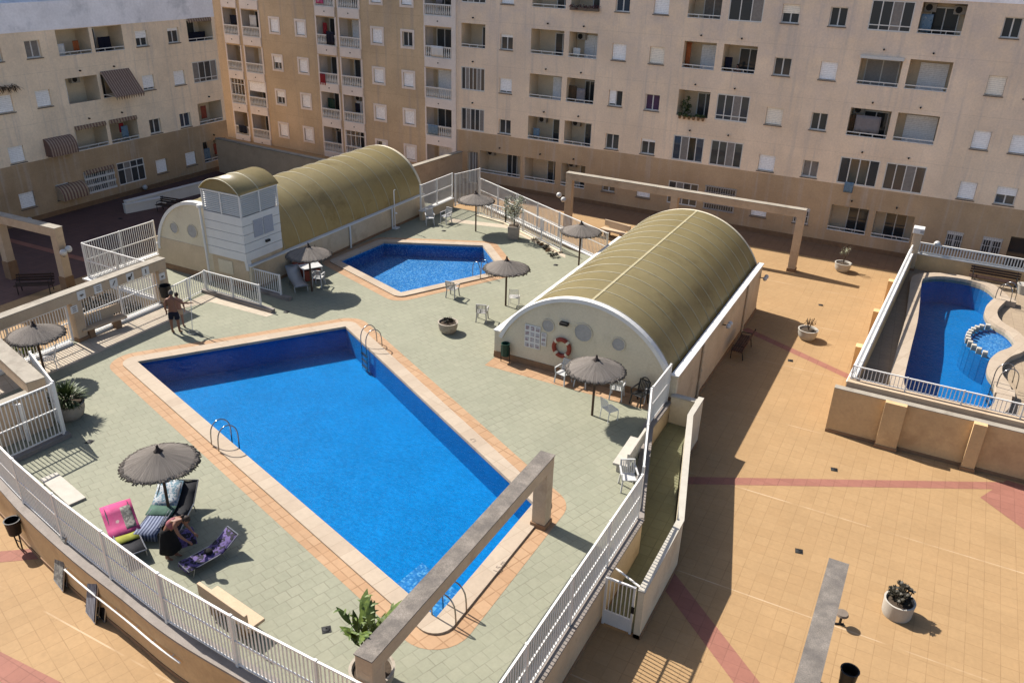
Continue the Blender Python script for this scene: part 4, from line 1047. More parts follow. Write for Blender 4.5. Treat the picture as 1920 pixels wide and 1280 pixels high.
def mbal(c, k, kind='B'):
    u0, u1 = c; z0 = ZM[k]
    b = G.recess(u0, z0, u1, z0 + 2.03, drop=.02, dep=1.3, door=(.35, .95) if kind == 'D' else (.3, .9), par=.05, shut=(kind == 'S'))
    m = MB(); G.bx(m, u0 - .06, z0 - .66, .0, u1 + .06, z0, .1); G.bx(m, u0 - .12, z0, -.9, u0, z0 + 2.1, .06); G.bx(m, u1, z0, -.9, u1 + .12, z0 + 2.1, .06); m.build('balcony_slab', 'slabwhite', b)
    m = MB(); G.bx(m, u0, z0 + .70, -.06, u1, z0 + .79, .07); G.bx(m, u0, z0 + .003, -.05, u1, z0 + .07, .06)
    n = int((u1 - u0) / .165)
    for i in range(n): baluster(m, u0 + (i + .5) * (u1 - u0) / n, z0 + .07, .63, lambda u, z, d: G.p(u, z, .005))
    m.build('balustrade', 'white', b)
    G.spout((u0 + u1) / 2, z0 - .33).location += Vector((0, 0, 0))
    if kind == 'E':
        f = MB()
        for i in range(5):
            q = u0 + .03 + (u1 - u0 - .06) * i / 4; G.bx(f, q - .025, z0 + .79, -.04, q + .025, z0 + 2.02, .0)
        G.bx(f, u0, z0 + 1.6, -.04, u1, z0 + 1.66, .002); f.build('glazing_frame', 'whitemetal', b)
    if kind == 'R':
        f = MB(); G.bx(f, u0 + .02, z0 + 1.25, -.04, u1 - .02, z0 + 2.02, .0); f.build('roller_shutter', 'shutter', b)
    return b
mk = {(21.6, 23.2): 'BEBBB', (19.15, 21.05): 'BRSBB', (11.1, 12.95): 'BBDBB', (8.7, 10.65): 'ESBSB', (.4, 2.66): 'SDSDD'}
for c, kk in mk.items():
    for k in range(5): mbal(c, k, kk[k])
G.wall(0.0, -.1, 30, 15)
m_ = MB(); G.bx(m_, 0.001, -.1, .002, .34, 15, .10); m_.build('corner_pier', 'slabwhite', MBK)
m_ = MB(); G.bx(m_, 0, -.1, -11, .2, 15, -.02); G.bx(m_, 29.8, -.1, -11, 30, 15, -.02); G.bx(m_, .2, 0, -11, 29.8, 15, -10.8); m_.build('wall', 'fac_mid', MBK)
m_ = MB(); G.bx(m_, 0, 15, -11, 30, 18.5, .05); m_.build('roof_slab', 'whitepar', MBK)  # extra unseen height above the slab, added for its shadow

# washing, plants and small things on the balconies
F.cloth('ochre curtain beside the washing on a right block balcony', 'curtain', -23.3, Z[2] + .05, -22.75, Z[2] + 1.0, -.35, 'straw', name='curtain')
F.cloth('lilac grey sheet drying behind the rail of a right block balcony', 'sheet', -22.7, Z[2] - .1, -22.1, Z[2] + .9, -.3, 'lilac', name='sheet')
F.cloth('large grey sheet hung across a balcony beside the air conditioner', 'sheet', -5.1, Z[2] + .2, -3.75, Z[2] + 1.15, -.25, 'lilac', name='sheet')
F.cloth('blue towel hanging out of an open window over the brown band', 'towel', -4.95, Z[1] - .5, -4.45, Z[1] + .12, .06, 'towelblue')
F.cloth('orange curtain at the left edge of an upper balcony', 'curtain', -15.6, Z[3] - .0, -15.3, Z[3] + 1.45, -.4, 'orange', name='curtain')
F.cloth('brown curtain at the edge of the balcony with the grey sheet', 'curtain', -5.42, Z[2] - .0, -5.15, Z[2] + 1.1, -.4, 'straw', name='curtain')
L.cloth('orange shirt hanging in a top balcony of the left block', 'shirt', 34.75, ZL[3] + .15, 35.15, ZL[3] + .75, -.4, 'orange', name='shirt')
L.cloth('dark clothes drying in a top balcony of the left block', 'laundry', 36.6, ZL[3] - .1, 37.5, ZL[3] + .8, -.5, 'navy', name='laundry')
L.cloth('white sheet standing in the corner of a top balcony of the left block', 'sheet', 33.5, ZL[3] - .1, 34.1, ZL[3] + .65, -.3, 'white', name='sheet')
L.cloth('dark washing in the last top balcony of the left block', 'laundry', 43.6, ZL[3] - .1, 45.4, ZL[3] + .55, -.5, 'navy', name='laundry')
L.cloth('red shirt drying in a balcony of the left block', 'shirt', 36.95, ZL[1] + .5, 37.3, ZL[1] + 1.1, -.4, 'red_', name='shirt')
G.cloth('white towel over a white balustrade at the corner of the mustard block', 'towel', 1.05, ZM[3] + .1, 2.1, ZM[3] + .82, .1, 'white')
G.cloth('red towel over a white balustrade of the mustard block', 'towel', 12.35, ZM[2] - .15, 12.9, ZM[2] + .7, .1, 'red_')
G.cloth('blue towel over the lowest balustrade by the corner pier', 'towel', 1.6, ZM[1] + .1, 2.5, ZM[1] + .8, .1, 'towelblue')
G.cloth('red garment hanging inside an upper balcony of the mustard block', 'garment', 12.2, ZM[3] + .75, 12.6, ZM[3] + 1.6, -.3, 'red_', name='garment')
G.cloth('dark cloth over the balustrade of an upper mustard balcony', 'cloth', 11.2, ZM[3] + .1, 11.95, ZM[3] + 1.05, .1, 'navy', name='cloth')
G.cloth('dark washing in the top left balcony of the mustard block', 'laundry', 21.8, ZM[3] + .8, 22.8, ZM[3] + 1.5, -.3, 'navy', name='laundry')
G.cloth('dark patterned towel on the lowest balustrade next to the left block', 'towel', 21.8, ZM[0] + .2, 22.8, ZM[0] + .85, .1, 'navy')
G.cloth('teal bundle behind a lower balustrade of the mustard block', 'cloth', 12.0, ZM[1] + .6, 12.7, ZM[1] + 1.5, -.4, 'greenplastic', name='cloth')

for fa, u, z, w, h, mm, lab, cat, nm in (
    (F, -25.6, Z[1] + .1, .5, .6, 'towelblue', 'blue shirt drying in a low balcony at the left of the right block', 'shirt', 'shirt'),
    (F, -22.9, Z[3] + .05, .5, .5, 'white', 'white cloth behind the rail of an upper balcony near the flower box', 'cloth', 'cloth'),
    (F, -12.9, Z[3] + .05, .45, .75, 'navy', 'dark cloth beside the person sitting on the balcony', 'cloth', 'cloth'),
    (F, -2.6, Z[4] + .05, .6, .9, 'towelblue', 'blue sheet in the last top balcony on the right', 'sheet', 'sheet'),
    (L, 37.3, ZL[1] + .1, .5, .8, 'towelblue', 'blue cloth hanging beside the red shirt in the left block', 'cloth', 'cloth'),
    (L, 44.2, ZL[1] + .3, .5, .9, 'rednylon', 'faded red curtain in the end balcony of the left block', 'curtain', 'curtain'),
    (L, 44.0, ZL[0] + .0, .6, .9, 'towelblue', 'blue cloth in the lowest end balcony of the left block', 'cloth', 'cloth'),
    (L, 44.9, ZL[0] + .3, .4, .8, 'rednylon', 'faded red cloth in the lowest end balcony of the left block', 'cloth', 'cloth'),
    (G, 1.7, ZM[4] + .75, .6, .8, 'lilac', 'grey sheet hanging in the topmost balcony at the corner pier', 'sheet', 'sheet'),
    (G, 9.6, ZM[1] + .75, .5, .7, 'navy', 'dark clothes in a lower right hand balcony of the mustard block', 'laundry', 'laundry'),
    (G, 12.4, ZM[4] + .2, .7, .6, 'pink', 'pink towel over the highest balustrade of the mustard block', 'towel', 'towel'),
    (G, 20.2, ZM[3] + .75, .8, .9, 'white', 'white sheet in an upper balcony beside the left block', 'sheet', 'sheet')):
    fa.cloth(lab, cat, u - w / 2, z, u + w / 2, z + h, -.35 if 'over' not in lab else .1, mm, name=nm)
for (c, kk) in (((21.6, 23.2), 2), ((8.7, 10.65), 1), ((11.1, 12.95), 0)):
    bb_ = [o for o in bpy.data.objects if o.name.startswith('balcony') and o.parent == MBK][0]
    G.ac(bb_, c[1] - .5, ZM[kk] + 1.7, dep=1.25)
# ------------------------------------------------------------------ vaulted buildings on the deck
def vault(label, xa, xb, y0, y1, xc, zc, r, zwall, zbase_r, zbase_l, nseam, ridge=True, vents=(), seg=40):
    root = thing('vaulted_building', label, 'building', (xc, y0, D), 0, 'vaulted pool buildings')
    hw = min(xb - xc, xc - xa) - .12
    a0 = math.asin(max(-1, min(1, (zwall - .25 - zc) / r))); angs = [a0 + (math.pi - 2 * a0) * i / seg for i in range(seg + 1)]
    arc = [(xc - r * math.cos(t), zc + r * math.sin(t)) for t in angs]
    mb = MB(); vs = []
    for (x, z) in arc: vs += [(x, y0 + .16, z), (x, y1, z)]
    mb.add(vs, [(2 * i, 2 * i + 2, 2 * i + 3, 2 * i + 1) for i in range(seg)]); roof = mb.build('roof', 'roof', root, smooth=True, fix=False)
    mb = MB()
    for k in range(nseam + 1):
        y = y0 + .35 + (y1 - y0 - .4) * k / nseam
        mb.tube([(xc - (r + .012) * math.cos(t), y, zc + (r + .012) * math.sin(t)) for t in angs], .015, 5)
    mb.build('seams', 'seam', roof, smooth=True)
    if ridge:
        MB().box(xc + .1, y0 + .2, zc + r - .02, xc + .2, y1, zc + r + .012).build('ridge_seam', 'ridge', roof)
    for yy, nm in ((y0, 'gable_wall'), (y1 - .02, 'gable_wall')):
        pl = [(xa, zwall)] + [(x, z) for x, z in arc if z > zwall - .2] + [(xb, zwall), (xb, zbase_r), (xa, zbase_l)]
        if yy != y0: pl = [(x, z) for x, z in arc] + [(xb, zbase_r), (xa, zbase_l)]
        n = len(pl); mb = MB()
        mb.add([(x, yy, z) for x, z in pl] + [(x, yy + .2, z) for x, z in pl], [tuple(range(n))[::-1], tuple(range(n, 2 * n))] + [(i, (i + 1) % n, n + (i + 1) % n, n + i) for i in range(n)])
        gw = mb.build(nm, 'cream', root)
        if yy == y0: front = gw
    # moulded rim round the front arch
    mb = MB(); o = 0
    t0 = [t for t in angs]
    vs = []; fs = []
    for t in t0:
        c, s_ = math.cos(t), math.sin(t)
        for rr, yy in ((r - .08, y0 - .06), (r + .07, y0 - .06), (r + .07, y0 + .2), (r - .08, y0 + .2)): vs.append((xc - rr * c, yy, zc + rr * s_))
    for i in range(len(t0) - 1):
        for k in range(4): fs.append((i * 4 + k, i * 4 + (k + 1) % 4, i * 4 + 4 + (k + 1) % 4, i * 4 + 4 + k))
    fs += [(0, 1, 2, 3), tuple(range(len(vs) - 4, len(vs)))]
    mb.add(vs, fs); mb.build('arch_rim', 'white', front, bevel=0)
    for x, s_, zb in ((xb, 1, zbase_r), (xa, -1, zbase_l)):
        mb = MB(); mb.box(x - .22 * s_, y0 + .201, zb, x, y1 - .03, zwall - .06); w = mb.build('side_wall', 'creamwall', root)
        MB().box(x - .24 * s_, y0 - .02, zwall - .058, x + .05 * s_, y1, zwall).build('coping', 'white', w, bevel=.01)
        MB().box(x - .55 * s_, y0 + .22, zwall - .25, x - .245 * s_, y1 - .1, zwall - .12).build('gutter', 'gutter', w)
        MB().box(x - .02 * s_, y0 + .0, zb, x + .03 * s_, y1, zb + .13).build('skirting', 'plinth', w)
    MB().box(xa, y0 - .03, D, xb, y0 + .01, D + .28).build('skirting', 'plinth', front)
    for x, z, rr in vents:
        mb = MB(); mb.tube([(x, y0 - .012, z), (x, y0 + .05, z)], rr, 24); v = mb.build('round_vent', 'grille', front)
        MB().tube([(x + rr * math.cos(t * math.pi / 12), y0 - .02, z + rr * math.sin(t * math.pi / 12)) for t in range(24)], .018, 5, closed=True).build('vent_rim', 'cream', v)
    return root, front
def g26(px, py): q = atY(px, py, 26.0); return q.x, q.z
VR, gabR = vault('olive barrel roofed building right of the deck with a red life ring on its front', -14.2, -6.7, 26.0, 39.5, -10.45, .72, 3.80, 2.5, 0, D, 13,
                 vents=[(*g26(1028, 610), .26), (*g26(1094, 623), .36), (*g26(1160, 645), .26)])
VL, gabL = vault('olive barrel roofed building on the left behind the vented tower', -33.15, -27.05, 26.02, 40.4, -30.1, 2.1, 2.9, 2.55, D, 0, 13, ridge=False,
                 vents=[(-31.75, 3.55, .26), (-30.55, 3.6, .32)])
MB().box(-33.1, 26.0, D + .3, -29.75, 26.06, 2.9).build('lower_render', 'creamwall', gabL)
# fittings of the right vault
x = -6.7
for (px0, py0, px1, py1) in ((1318, 645, 1307, 738), (1402, 535, 1388, 627)):
    y = atX(px0, py0, x).y
    dp = MB(); dp.tube([(x + .06, y, 2.42), (x + .06, y, .05)], .05, 8)
    for zz in (2.1, 1.3, .6): dp.tube([(x + .06, y, zz - .03), (x + .06, y, zz + .03)], .075, 8)
    dp.build('drain_pipe', 'creamwall', VR)
def wall_lamp(p, label, s=1):
    r = thing('wall_lamp', label, 'lamp', p, 0, 'lamps on the vaulted building')
    MB().tube([p, p + Vector((.22 * s, 0, 0))], .025, 6).build('bracket', 'iron', r)
    for dy in (-.16, .16):
        MB().ball(p + Vector((.28 * s, dy, .04)), .11, 10, 7).build('globe', 'globe', r)
    MB().tube([p + Vector((.22 * s, -.16, -.05)), p + Vector((.22 * s, .16, -.05))], .025, 6).build('arm', 'iron', r)
q = atX(1355, 608, x); wall_lamp(q, 'twin globe lamp above the red brown bench on the vault side wall')
q = atX(1430, 513, x); wall_lamp(Vector((x, 39.2, q.z)), 'twin globe lamp at the far end of the vault side wall')
rg = g26(1055, 650)
lr = thing('life_ring', 'faded red life ring hung on the front of the right vaulted building', 'life ring', (rg[0], 25.96, rg[1]))
mb = MB()
vs = [(rg[0] + .32 * math.cos(t * math.pi / 12), 25.9, rg[1] + .34 * math.sin(t * math.pi / 12)) for t in range(24)]
mb.tube(vs, .085, 8, closed=True); rr = mb.build('ring', 'ringred', lr, smooth=True)
mb = MB()
for t in range(4):
    a = math.pi / 4 + t * math.pi / 2; c = Vector((rg[0] + .32 * math.cos(a), 25.9, rg[1] + .34 * math.sin(a))); tg = Vector((-math.sin(a), 0, math.cos(a)))
    mb.tube([c - tg * .05, c + tg * .05], .092, 8)
mb.build('rope_bands', 'cream', rr)
def board(label, name, cx, cz, w, h, rows, cols, y=25.985, m='poster'):
    r = thing(name, label, 'notice board', (cx, y, cz))
    MB().box(cx - w / 2, y - .03, cz - h / 2, cx + w / 2, y + .012, cz + h / 2).build('board', 'white', r)
    mb = MB(); pw, ph = w / cols, h / rows
    for i in range(cols):
        for j in range(rows):
            mb.box(cx - w / 2 + pw * (i + .15), y - .036, cz - h / 2 + ph * (j + .15), cx - w / 2 + pw * (i + .85), y - .028, cz - h / 2 + ph * (j + .85))
    mb.build('notices', m, r); return r
q = g26(999, 631); board('white notice board with rows of rules on the front of the right vaulted building', 'notice_board', q[0], q[1], .66, .95, 4, 3)
q = g26(1020, 636); board('narrow white notice beside the larger rules board on the vaulted front', 'notice_board', q[0], q[1], .22, .55, 3, 1)
q = g26(1060, 605); mb = MB(); mb.box(q[0] - .17, 25.8, q[1] - .06, q[0] + .17, 25.99, q[1] + .06); tag(mb.build('wall_light', 'iron', bevel=.02), 'dark oblong wall light above the life ring', 'lamp')

# vented tower in front of the left vault
TW = thing('vent_tower', 'white boarded tower with louvred top and small barrel roof on the left of the deck', 'tower', (-27.15, 25.9, D))
tx0, tx1, ty0, ty1 = -29.5, -27.15, 25.9, 28.3
MB().box(tx0 + .1, ty0 + .1, D, tx1 - .05, ty1, 2.75).build('base_wall', 'creamwall', TW)
mb = MB(); nb = 5; zz0, zz1 = 2.751, 4.85
for i in range(nb):
    a = zz0 + (zz1 - zz0) * i / nb; b = zz0 + (zz1 - zz0) * (i + 1) / nb - .022
    mb.box(tx0, ty0, a, tx1, ty1, b)
mb.build('boarding', 'white', TW, bevel=.006)
MB().box(tx0 + .03, ty0 + .03, zz0 + .01, tx1 - .03, ty1 - .03, zz1).build('backing', 'grille', TW)
mb = MB(); zl0, zl1 = 4.851, 5.85
for i in range(11):
    z = zl0 + .04 + (zl1 - zl0 - .1) * i / 10
    mb.hexa([(tx0, ty0, z), (tx1, ty0, z), (tx1 - .08, ty0 + .09, z + .05), (tx0 + .08, ty0 + .09, z + .05)], [(tx0, ty0, z + .018), (tx1, ty0, z + .018), (tx1 - .08, ty0 + .09, z + .068), (tx0 + .08, ty0 + .09, z + .068)])
    mb.hexa([(tx1, ty0, z), (tx1, ty1, z), (tx1 - .09, ty1 - .05, z + .05), (tx1 - .09, ty0 + .05, z + .05)], [(tx1, ty0, z + .018), (tx1, ty1, z + .018), (tx1 - .09, ty1 - .05, z + .068), (tx1 - .09, ty0 + .05, z + .068)])
lv = mb.build('louvres', 'white', TW)
mb = MB(); mb.box(tx0 + .12, ty0 + .12, zl0, tx1 - .12, ty1 - .12, zl1); mb.build('louvre_core', 'grille', TW)
mb = MB()
for (x, y) in ((tx0 + .03, ty0 + .03), (tx1 - .03, ty0 + .03), (tx1 - .03, ty1 - .03), ((tx0 + tx1) / 2, ty0 + .02), (tx1 - .02, (ty0 + ty1) / 2)): mb.bar((x, y, zl0), (x, y, zl1), .07)
mb.box(tx0 - .02, ty0 - .02, zl1 - .05, tx1 + .02, ty0 + .05, zl1 + .02); mb.box(tx1 - .05, ty0, zl1 - .05, tx1 + .02, ty1, zl1 + .02)
mb.build('corner_posts', 'white', TW)
cx = (tx0 + tx1) / 2; r_ = 1.55; hc = (tx1 - tx0) / 2 + .03; zc_ = 5.87 - math.sqrt(r_ * r_ - hc * hc); ta = math.asin(hc / r_)
arc = [(cx + r_ * math.sin(-ta + 2 * ta * i / 20), zc_ + r_ * math.cos(-ta + 2 * ta * i / 20)) for i in range(21)]
mb = MB(); vs = []
for x, z in arc: vs += [(x, ty0 - .06, z), (x, ty1 + .1, z)]
mb.add(vs, [(2 * i, 2 * i + 2, 2 * i + 3, 2 * i + 1) for i in range(20)]); tr = mb.build('roof', 'roof', TW, smooth=True, solid=.03, fix=False)
mb = MB(); mb.add([(x, ty0 + .02, z - .02) for x, z in arc], [tuple(range(21))]); mb.build('roof_gable', 'roof', tr, fix=False)
mb = MB()
for y in (ty0 - .05, (ty0 + ty1) / 2): mb.tube([(x, y, z + .015) for x, z in arc], .02, 5)
mb.build('seams', 'seam', tr)
nb_ = thing('notice_board', 'pair of blue grey notice sheets on the sunny side of the vented tower', 'notice board', (tx1, 27.2, 4.2))
MB().box(tx1 + .001, 26.55, 3.75, tx1 + .03, 27.12, 4.55).build('sheet', 'noticeblue', nb_); MB().box(tx1 + .001, 27.2, 3.75, tx1 + .03, 27.8, 4.55).build('sheet', 'noticeblue', nb_)
MB().box(tx1 - .001, 27.2, 3.35, tx1 + .1, 27.45, 3.45).build('lock_box', 'iron', TW)
dp = MB(); dp.tube([(tx0 - .12, ty0 - .08, 5.0), (tx0 - .1, ty0 - .06, 2.6), (tx0 - .1, ty0 - .06, D)], .055, 8); dp.tube([(tx0 - .12, ty0 - .08, 4.95), (tx0 - .12, ty0 - .08, 5.08)], .12, 8); dp.build('drain_pipe', 'white', TW)
for y in (33.2, 37.0):
    dp = MB(); dp.tube([(-26.98, y, 2.5), (-26.98, y, D)], .05, 8); dp.build('drain_pipe', 'white', VL)
MB().box(tx0 + .45, ty0 + .07, 1.9, tx0 + 1.35, ty0 + .096, 2.55).build('faded_panel', 'cream', TW)

# ------------------------------------------------------------------ parasols
pa = proto('thatched_parasol', 'x', 'parasol', 'thatched parasols on the deck')
MB().tube([(0, 0, 0), (0, 0, 2.1)], .045, 8).build('pole', 'wood', pa)
mb = MB(); n = 120; rings = [(.03, 2.20), (.2, 2.13), (.45, 2.03), (.7, 1.93), (.88, 1.855), (.98, 1.80)]
o = 0
for r, z in rings:
    for k in range(n):
        a = 2 * math.pi * k / n; e = random.uniform(-.03, .03) if r > .95 else 0
        mb.v.append(Vector(((r + e) * math.cos(a), (r + e) * math.sin(a), z + random.uniform(-.004, .004))))
for i in range(len(rings) - 1):
    for k in range(n): mb.f.append([i * n + k, (i + 1) * n + k, (i + 1) * n + (k + 1) % n, i * n + (k + 1) % n]); mb.mi.append(0)
for k in range(420):   # loose straws at the eave and on the cone
    a = random.uniform(0, 2 * math.pi); r = random.uniform(.90, .98); z = 2.215 - r * .425
    d = Vector((math.cos(a), math.sin(a), 0)); s_ = Vector((-d.y, d.x, 0)); L_ = random.uniform(.05, .13)
    p0 = d * r + Vector((0, 0, z + .02)); p1 = d * (r + L_) + s_ * random.uniform(-.06, .06) + Vector((0, 0, z - L_ * random.uniform(.3, .55) + .02))
    mb.add([p0 + s_ * .005, p0 - s_ * .005, p1], [(0, 1, 2)])
can = mb.build('canopy', 'thatch', pa, smooth=True, fix=False, solid=.045)
mb = MB(); mb.lathe([(0, 2.40), (.035, 2.38), (.04, 2.3), (.08, 2.24), (.14, 2.17), (.1, 2.12)], 12, jit=.15); mb.build('crown_tuft', 'tuft', can)
mb = MB()
for k in range(8):
    a = k * math.pi / 4; mb.bar((0, 0, 2.1), (.95 * math.cos(a), .95 * math.sin(a), 1.75), .025)
mb.build('ribs', 'wood', can)
spread(pa, [
    (at(1110, 778, D), .2, 'thatched parasol in front of the right vaulted building with its life ring'),
    (at(948, 573, D), 1.1, 'thatched parasol beside the nearest corner of the small pool'),
    (at(86, 706, D), 2.0, 'thatched parasol by the left pergola over two white chairs', .95),
    (Vector((-17.25, 12.45, D)), 2.9, 'thatched parasol nearest the camera above the sunbeds with towels'),
    (at(585, 546, D), .6, 'thatched parasol shading white chairs beside the wall of the left vaulted building'),
    (at(892, 434, D), 3.3, 'thatched parasol furthest away at the back corner behind the small pool'),
    (at(1085, 497, D), 4.1, 'thatched parasol standing left of the barrel roof near the far ramp')])
# dark bag propped at the wall of the left vault
q = at(537, 505, D); dk = tag(MB().lathe([(.01, 0), (.3, .02), (.36, .4), (.32, .8), (.18, 1.05), (.02, 1.12)], 18, (0, 0, 0), .04).build('beach_bag', 'navy', smooth=True), 'tall dark beach bag standing against the vented tower by the red windbreak', 'bag'); place(dk, q)
wb = proto('windbreak', 'faded red canvas windbreak leaning on the wall of the left vaulted building', 'windbreak')
mb = MB(); mb.add([(-.9 + .2 * i, .05 * math.sin(i * 1.8), 0) for i in range(10)] + [(-.9 + .2 * i, .28 + .05 * math.sin(i * 1.8 + .5), 1.0) for i in range(10)], [(i, i + 1, 11 + i, 10 + i) for i in range(9)]); mb.build('canvas', 'rednylon', wb, solid=.015, fix=False)
for x in (-.9, -.3, .3, .9): MB().tube([(x, .0, 0), (x, .30, 1.08)], .015, 6).build('stake', 'wood', wb)
place(wb, Vector((-26.55, 29.3, D)), R(90))
# ------------------------------------------------------------------ chairs
def mono(m='plastic', grp='white plastic chairs on the deck', oval=False):
    c = proto('plastic_chair', 'x', 'chair', grp)
    mb = MB(); mb.box(-.22, -.21, .41, .22, .23, .44); mb.build('seat', m, c, bevel=.015)
    bk = MB()
    for i in range(7):
        x = -.18 + .06 * i; bk.bar((x, .22, .46), (x * 1.05, .31, .84), .034, .016, up=(0, 1, 0))
    bk.bar((-.21, .31, .86), (.21, .31, .86), .05, .03); bk.bar((-.22, .22, .44), (-.21, .315, .87), .045, .03); bk.bar((.22, .22, .44), (.21, .315, .87), .045, .03)
    bk.build('backrest', m, c)
    for s_ in (-1, 1):
        MB().bar((s_ * .20, -.19, .42), (s_ * .235, -.23, 0), .045, .035).build('leg', m, c)
        MB().bar((s_ * .20, .20, .42), (s_ * .23, .27, 0), .045, .035).build('leg', m, c)
        ar = MB(); ar.bar((s_ * .25, -.2, .63), (s_ * .235, .27, .66), .05, .025); ar.bar((s_ * .23, -.19, .43), (s_ * .25, -.2, .63), .035); ar.build('armrest', m, c)
    return c
P_ = lambda x, y: at(x, y, D)
ch = mono()
spread(ch, [
    (P_(1055, 717), R(-12), 'white plastic chair furthest left under the parasol by the life ring'),
    (P_(1090, 722), R(5), 'white plastic chair half hidden behind the parasol by the life ring'),
    (P_(1156, 745), R(190), 'white plastic chair right of the parasol seen from behind'),
    (P_(1219, 752), R(-70), 'white plastic chair next to the black chair behind the white fence'),
    (P_(806, 421), R(40), 'white plastic chair at the far end of the small pool, nearer the wall'),
    (P_(836, 418), R(-10), 'white plastic chair at the far end of the small pool, nearer the gate'),
    (P_(598, 535), R(200), 'white plastic chair under the parasol next to the left vaulted building'),
    (P_(1176, 915), R(30), 'white plastic chair tipped beside the concrete bench', 1.0)])
cg_ = mono('plasticgrey', 'grey backed chairs by the small pool')
spread(cg_, [(P_(849, 556), R(185), 'grey backed chair facing the near edge of the small pool'), (P_(904, 600), R(200), 'pale chair on open paving between the small pool and the right vault')])
bkc = mono('blackplastic', 'black chair')
del bkc['group']
place(bkc, P_(1197, 757), R(-15), 'black plastic chair in the shade against the vaulted front')
ft = [o for o in tree(bkc) if o.name.startswith('backrest')][0]
# round back hoop of the black chair
MB().tube([(.24 * math.cos(t), .27 + .07 * math.sin(t), .62 + .34 * math.sin(t)) for t in [math.pi * i / 12 for i in range(13)]], .025, 6).build('back_hoop', 'blackplastic', bkc, world=False)
mc = proto('metal_chair', 'x', 'chair', 'tube framed garden chairs')
mb = MB(); mb.tube([(-.22, -.2, 0), (-.22, -.2, .42), (-.22, .2, .42), (-.2, .3, .88), (.2, .3, .88), (.22, .2, .42), (.22, -.2, .42), (.22, -.2, 0)], .016, 6); mb.tube([(-.22, -.2, .42), (.22, -.2, .42)], .016, 6); mb.build('frame', 'whitemetal', mc)
for s_ in (-1, 1): MB().tube([(s_ * .22, .2, .42), (s_ * .22, .24, 0)], .016, 6).build('leg', 'whitemetal', mc)
mb = MB()
for i in range(6): mb.bar((-.2, -.17 + .07 * i, .425), (.2, -.17 + .07 * i, .425), .045, .012)
mb.build('seat', 'whitemetal', mc)
mb = MB()
for i in range(6): mb.bar((-.19, .225 + .014 * i, .5 + .065 * i), (.19, .225 + .014 * i, .5 + .065 * i), .03, .012)
mb.build('backrest', 'whitemetal', mc)
spread(mc, [(P_(40, 705), R(60), 'white tube chair left of the pole of the parasol by the pergola'), (P_(96, 690), R(-40), 'white tube chair right of the pole of the parasol by the pergola'),
            (P_(1142, 785), R(150), 'thin tube chair standing in the sun in front of the shaded chairs'), (P_(964, 572), R(200), 'thin pale tube chair under the parasol at the corner of the small pool')])

# sun loungers
def lounger(cl, grp='folding sunbeds round the near parasol'):
    c = proto('sun_lounger', 'x', 'sun lounger', grp)
    for s_ in (-1, 1):
        MB().tube([(s_ * .3, -.9, .3), (s_ * .3, .35, .32), (s_ * .3, .95, .72)], .018, 6).build('side_rail', 'alu', c)
        MB().tube([(s_ * .3, -.7, .3), (s_ * .3, -.78, 0)], .016, 6).build('leg', 'alu', c)
        MB().tube([(s_ * .3, .3, .32), (s_ * .3, .42, 0)], .016, 6).build('leg', 'alu', c)
    mb = MB(); vs = []; pr = [(-.9, .31), (-.5, .285), (0, .28), (.33, .31), (.65, .5), (.95, .71)]
    for y, z in pr: vs += [(-.29, y, z), (0, y, z - .03), (.29, y, z)]
    mb.add(vs, [(3 * i + k, 3 * i + k + 1, 3 * i + k + 4, 3 * i + k + 3) for i in range(5) for k in range(2)]); mb.build('sling', cl, c, smooth=True, solid=.015)
    for y, z in ((-.9, .3), (.95, .72)): MB().tube([(-.3, y, z), (.3, y, z)], .018, 6).build('cross_bar', 'alu', c)
    return c
def drape(label, root_m, loc, rz, pts, m, cat='towel', w=.33, name='towel'):
    mb = MB(); vs = []
    for i, (y, z) in enumerate(pts): vs += [(-w, y, z), (-w / 3, y, z + .012 * math.sin(i * 2.1)), (w / 3, y, z + .012 * math.cos(i * 1.7)), (w, y, z)]
    n = len(pts)
    mb.add(vs, [(4 * i + k, 4 * i + k + 1, 4 * i + k + 5, 4 * i + k + 4) for i in range(n - 1) for k in range(3)])
    o = mb.build(name, m, None, smooth=True, solid=.018); tag(o, label, cat); place(o, loc, rz); return o
def lie(o, foot, hd, label=None):
    """put a sunbed down with its foot and head end at two surveyed spots"""
    v = hd - foot; rz = math.atan2(v.y, v.x) - math.pi / 2; c = (foot + hd) / 2; c.z = D
    if o is not None: place(o, c, rz, label)
    return c, rz
L1 = lounger('darkcloth'); p1, r1 = lie(L1, at(250, 1032, D + .3), at(219, 952, D + .72), 'sunbed under the bright pink towel behind the left fence')
drape('bright pink towel with a pale printed patch spread over the raised back of a sunbed', None, p1, r1, [(.05, .31), (.33, .345), (.5, .43), (.75, .58), (.97, .745), (1.0, .6)], 'pink', w=.40)
drape('small pale cloth with flowers lying on the pink towel', None, p1, r1, [(.2, .345), (.33, .365), (.5, .455), (.7, .575), (.82, .655)], 'greyfab', w=.13, name='cloth').location += Matrix.Rotation(r1, 3, 'Z') @ Vector((.2, 0, .01))
drape('yellow green towel folded on the seat of the sunbed with the pink towel', None, p1, r1, [(-.3, .305), (-.1, .305), (.04, .31)], 'yellow', w=.31)
L2 = dup(L1); p2, r2 = lie(L2, at(284, 985, D + .3), at(310, 918, D + .72), 'sunbed under the green and blue towels next to the parasol pole')
drape('blue and white printed towel on the raised back of a sunbed by the parasol pole', None, p2, r2, [(.3, .34), (.5, .43), (.75, .58), (.97, .745), (1.02, .62)], 'blueprint', w=.36)
drape('dark green cloth folded across the middle of a sunbed', None, p2, r2, [(-.1, .31), (.1, .315), (.3, .35)], 'greencloth', w=.37, name='cloth')
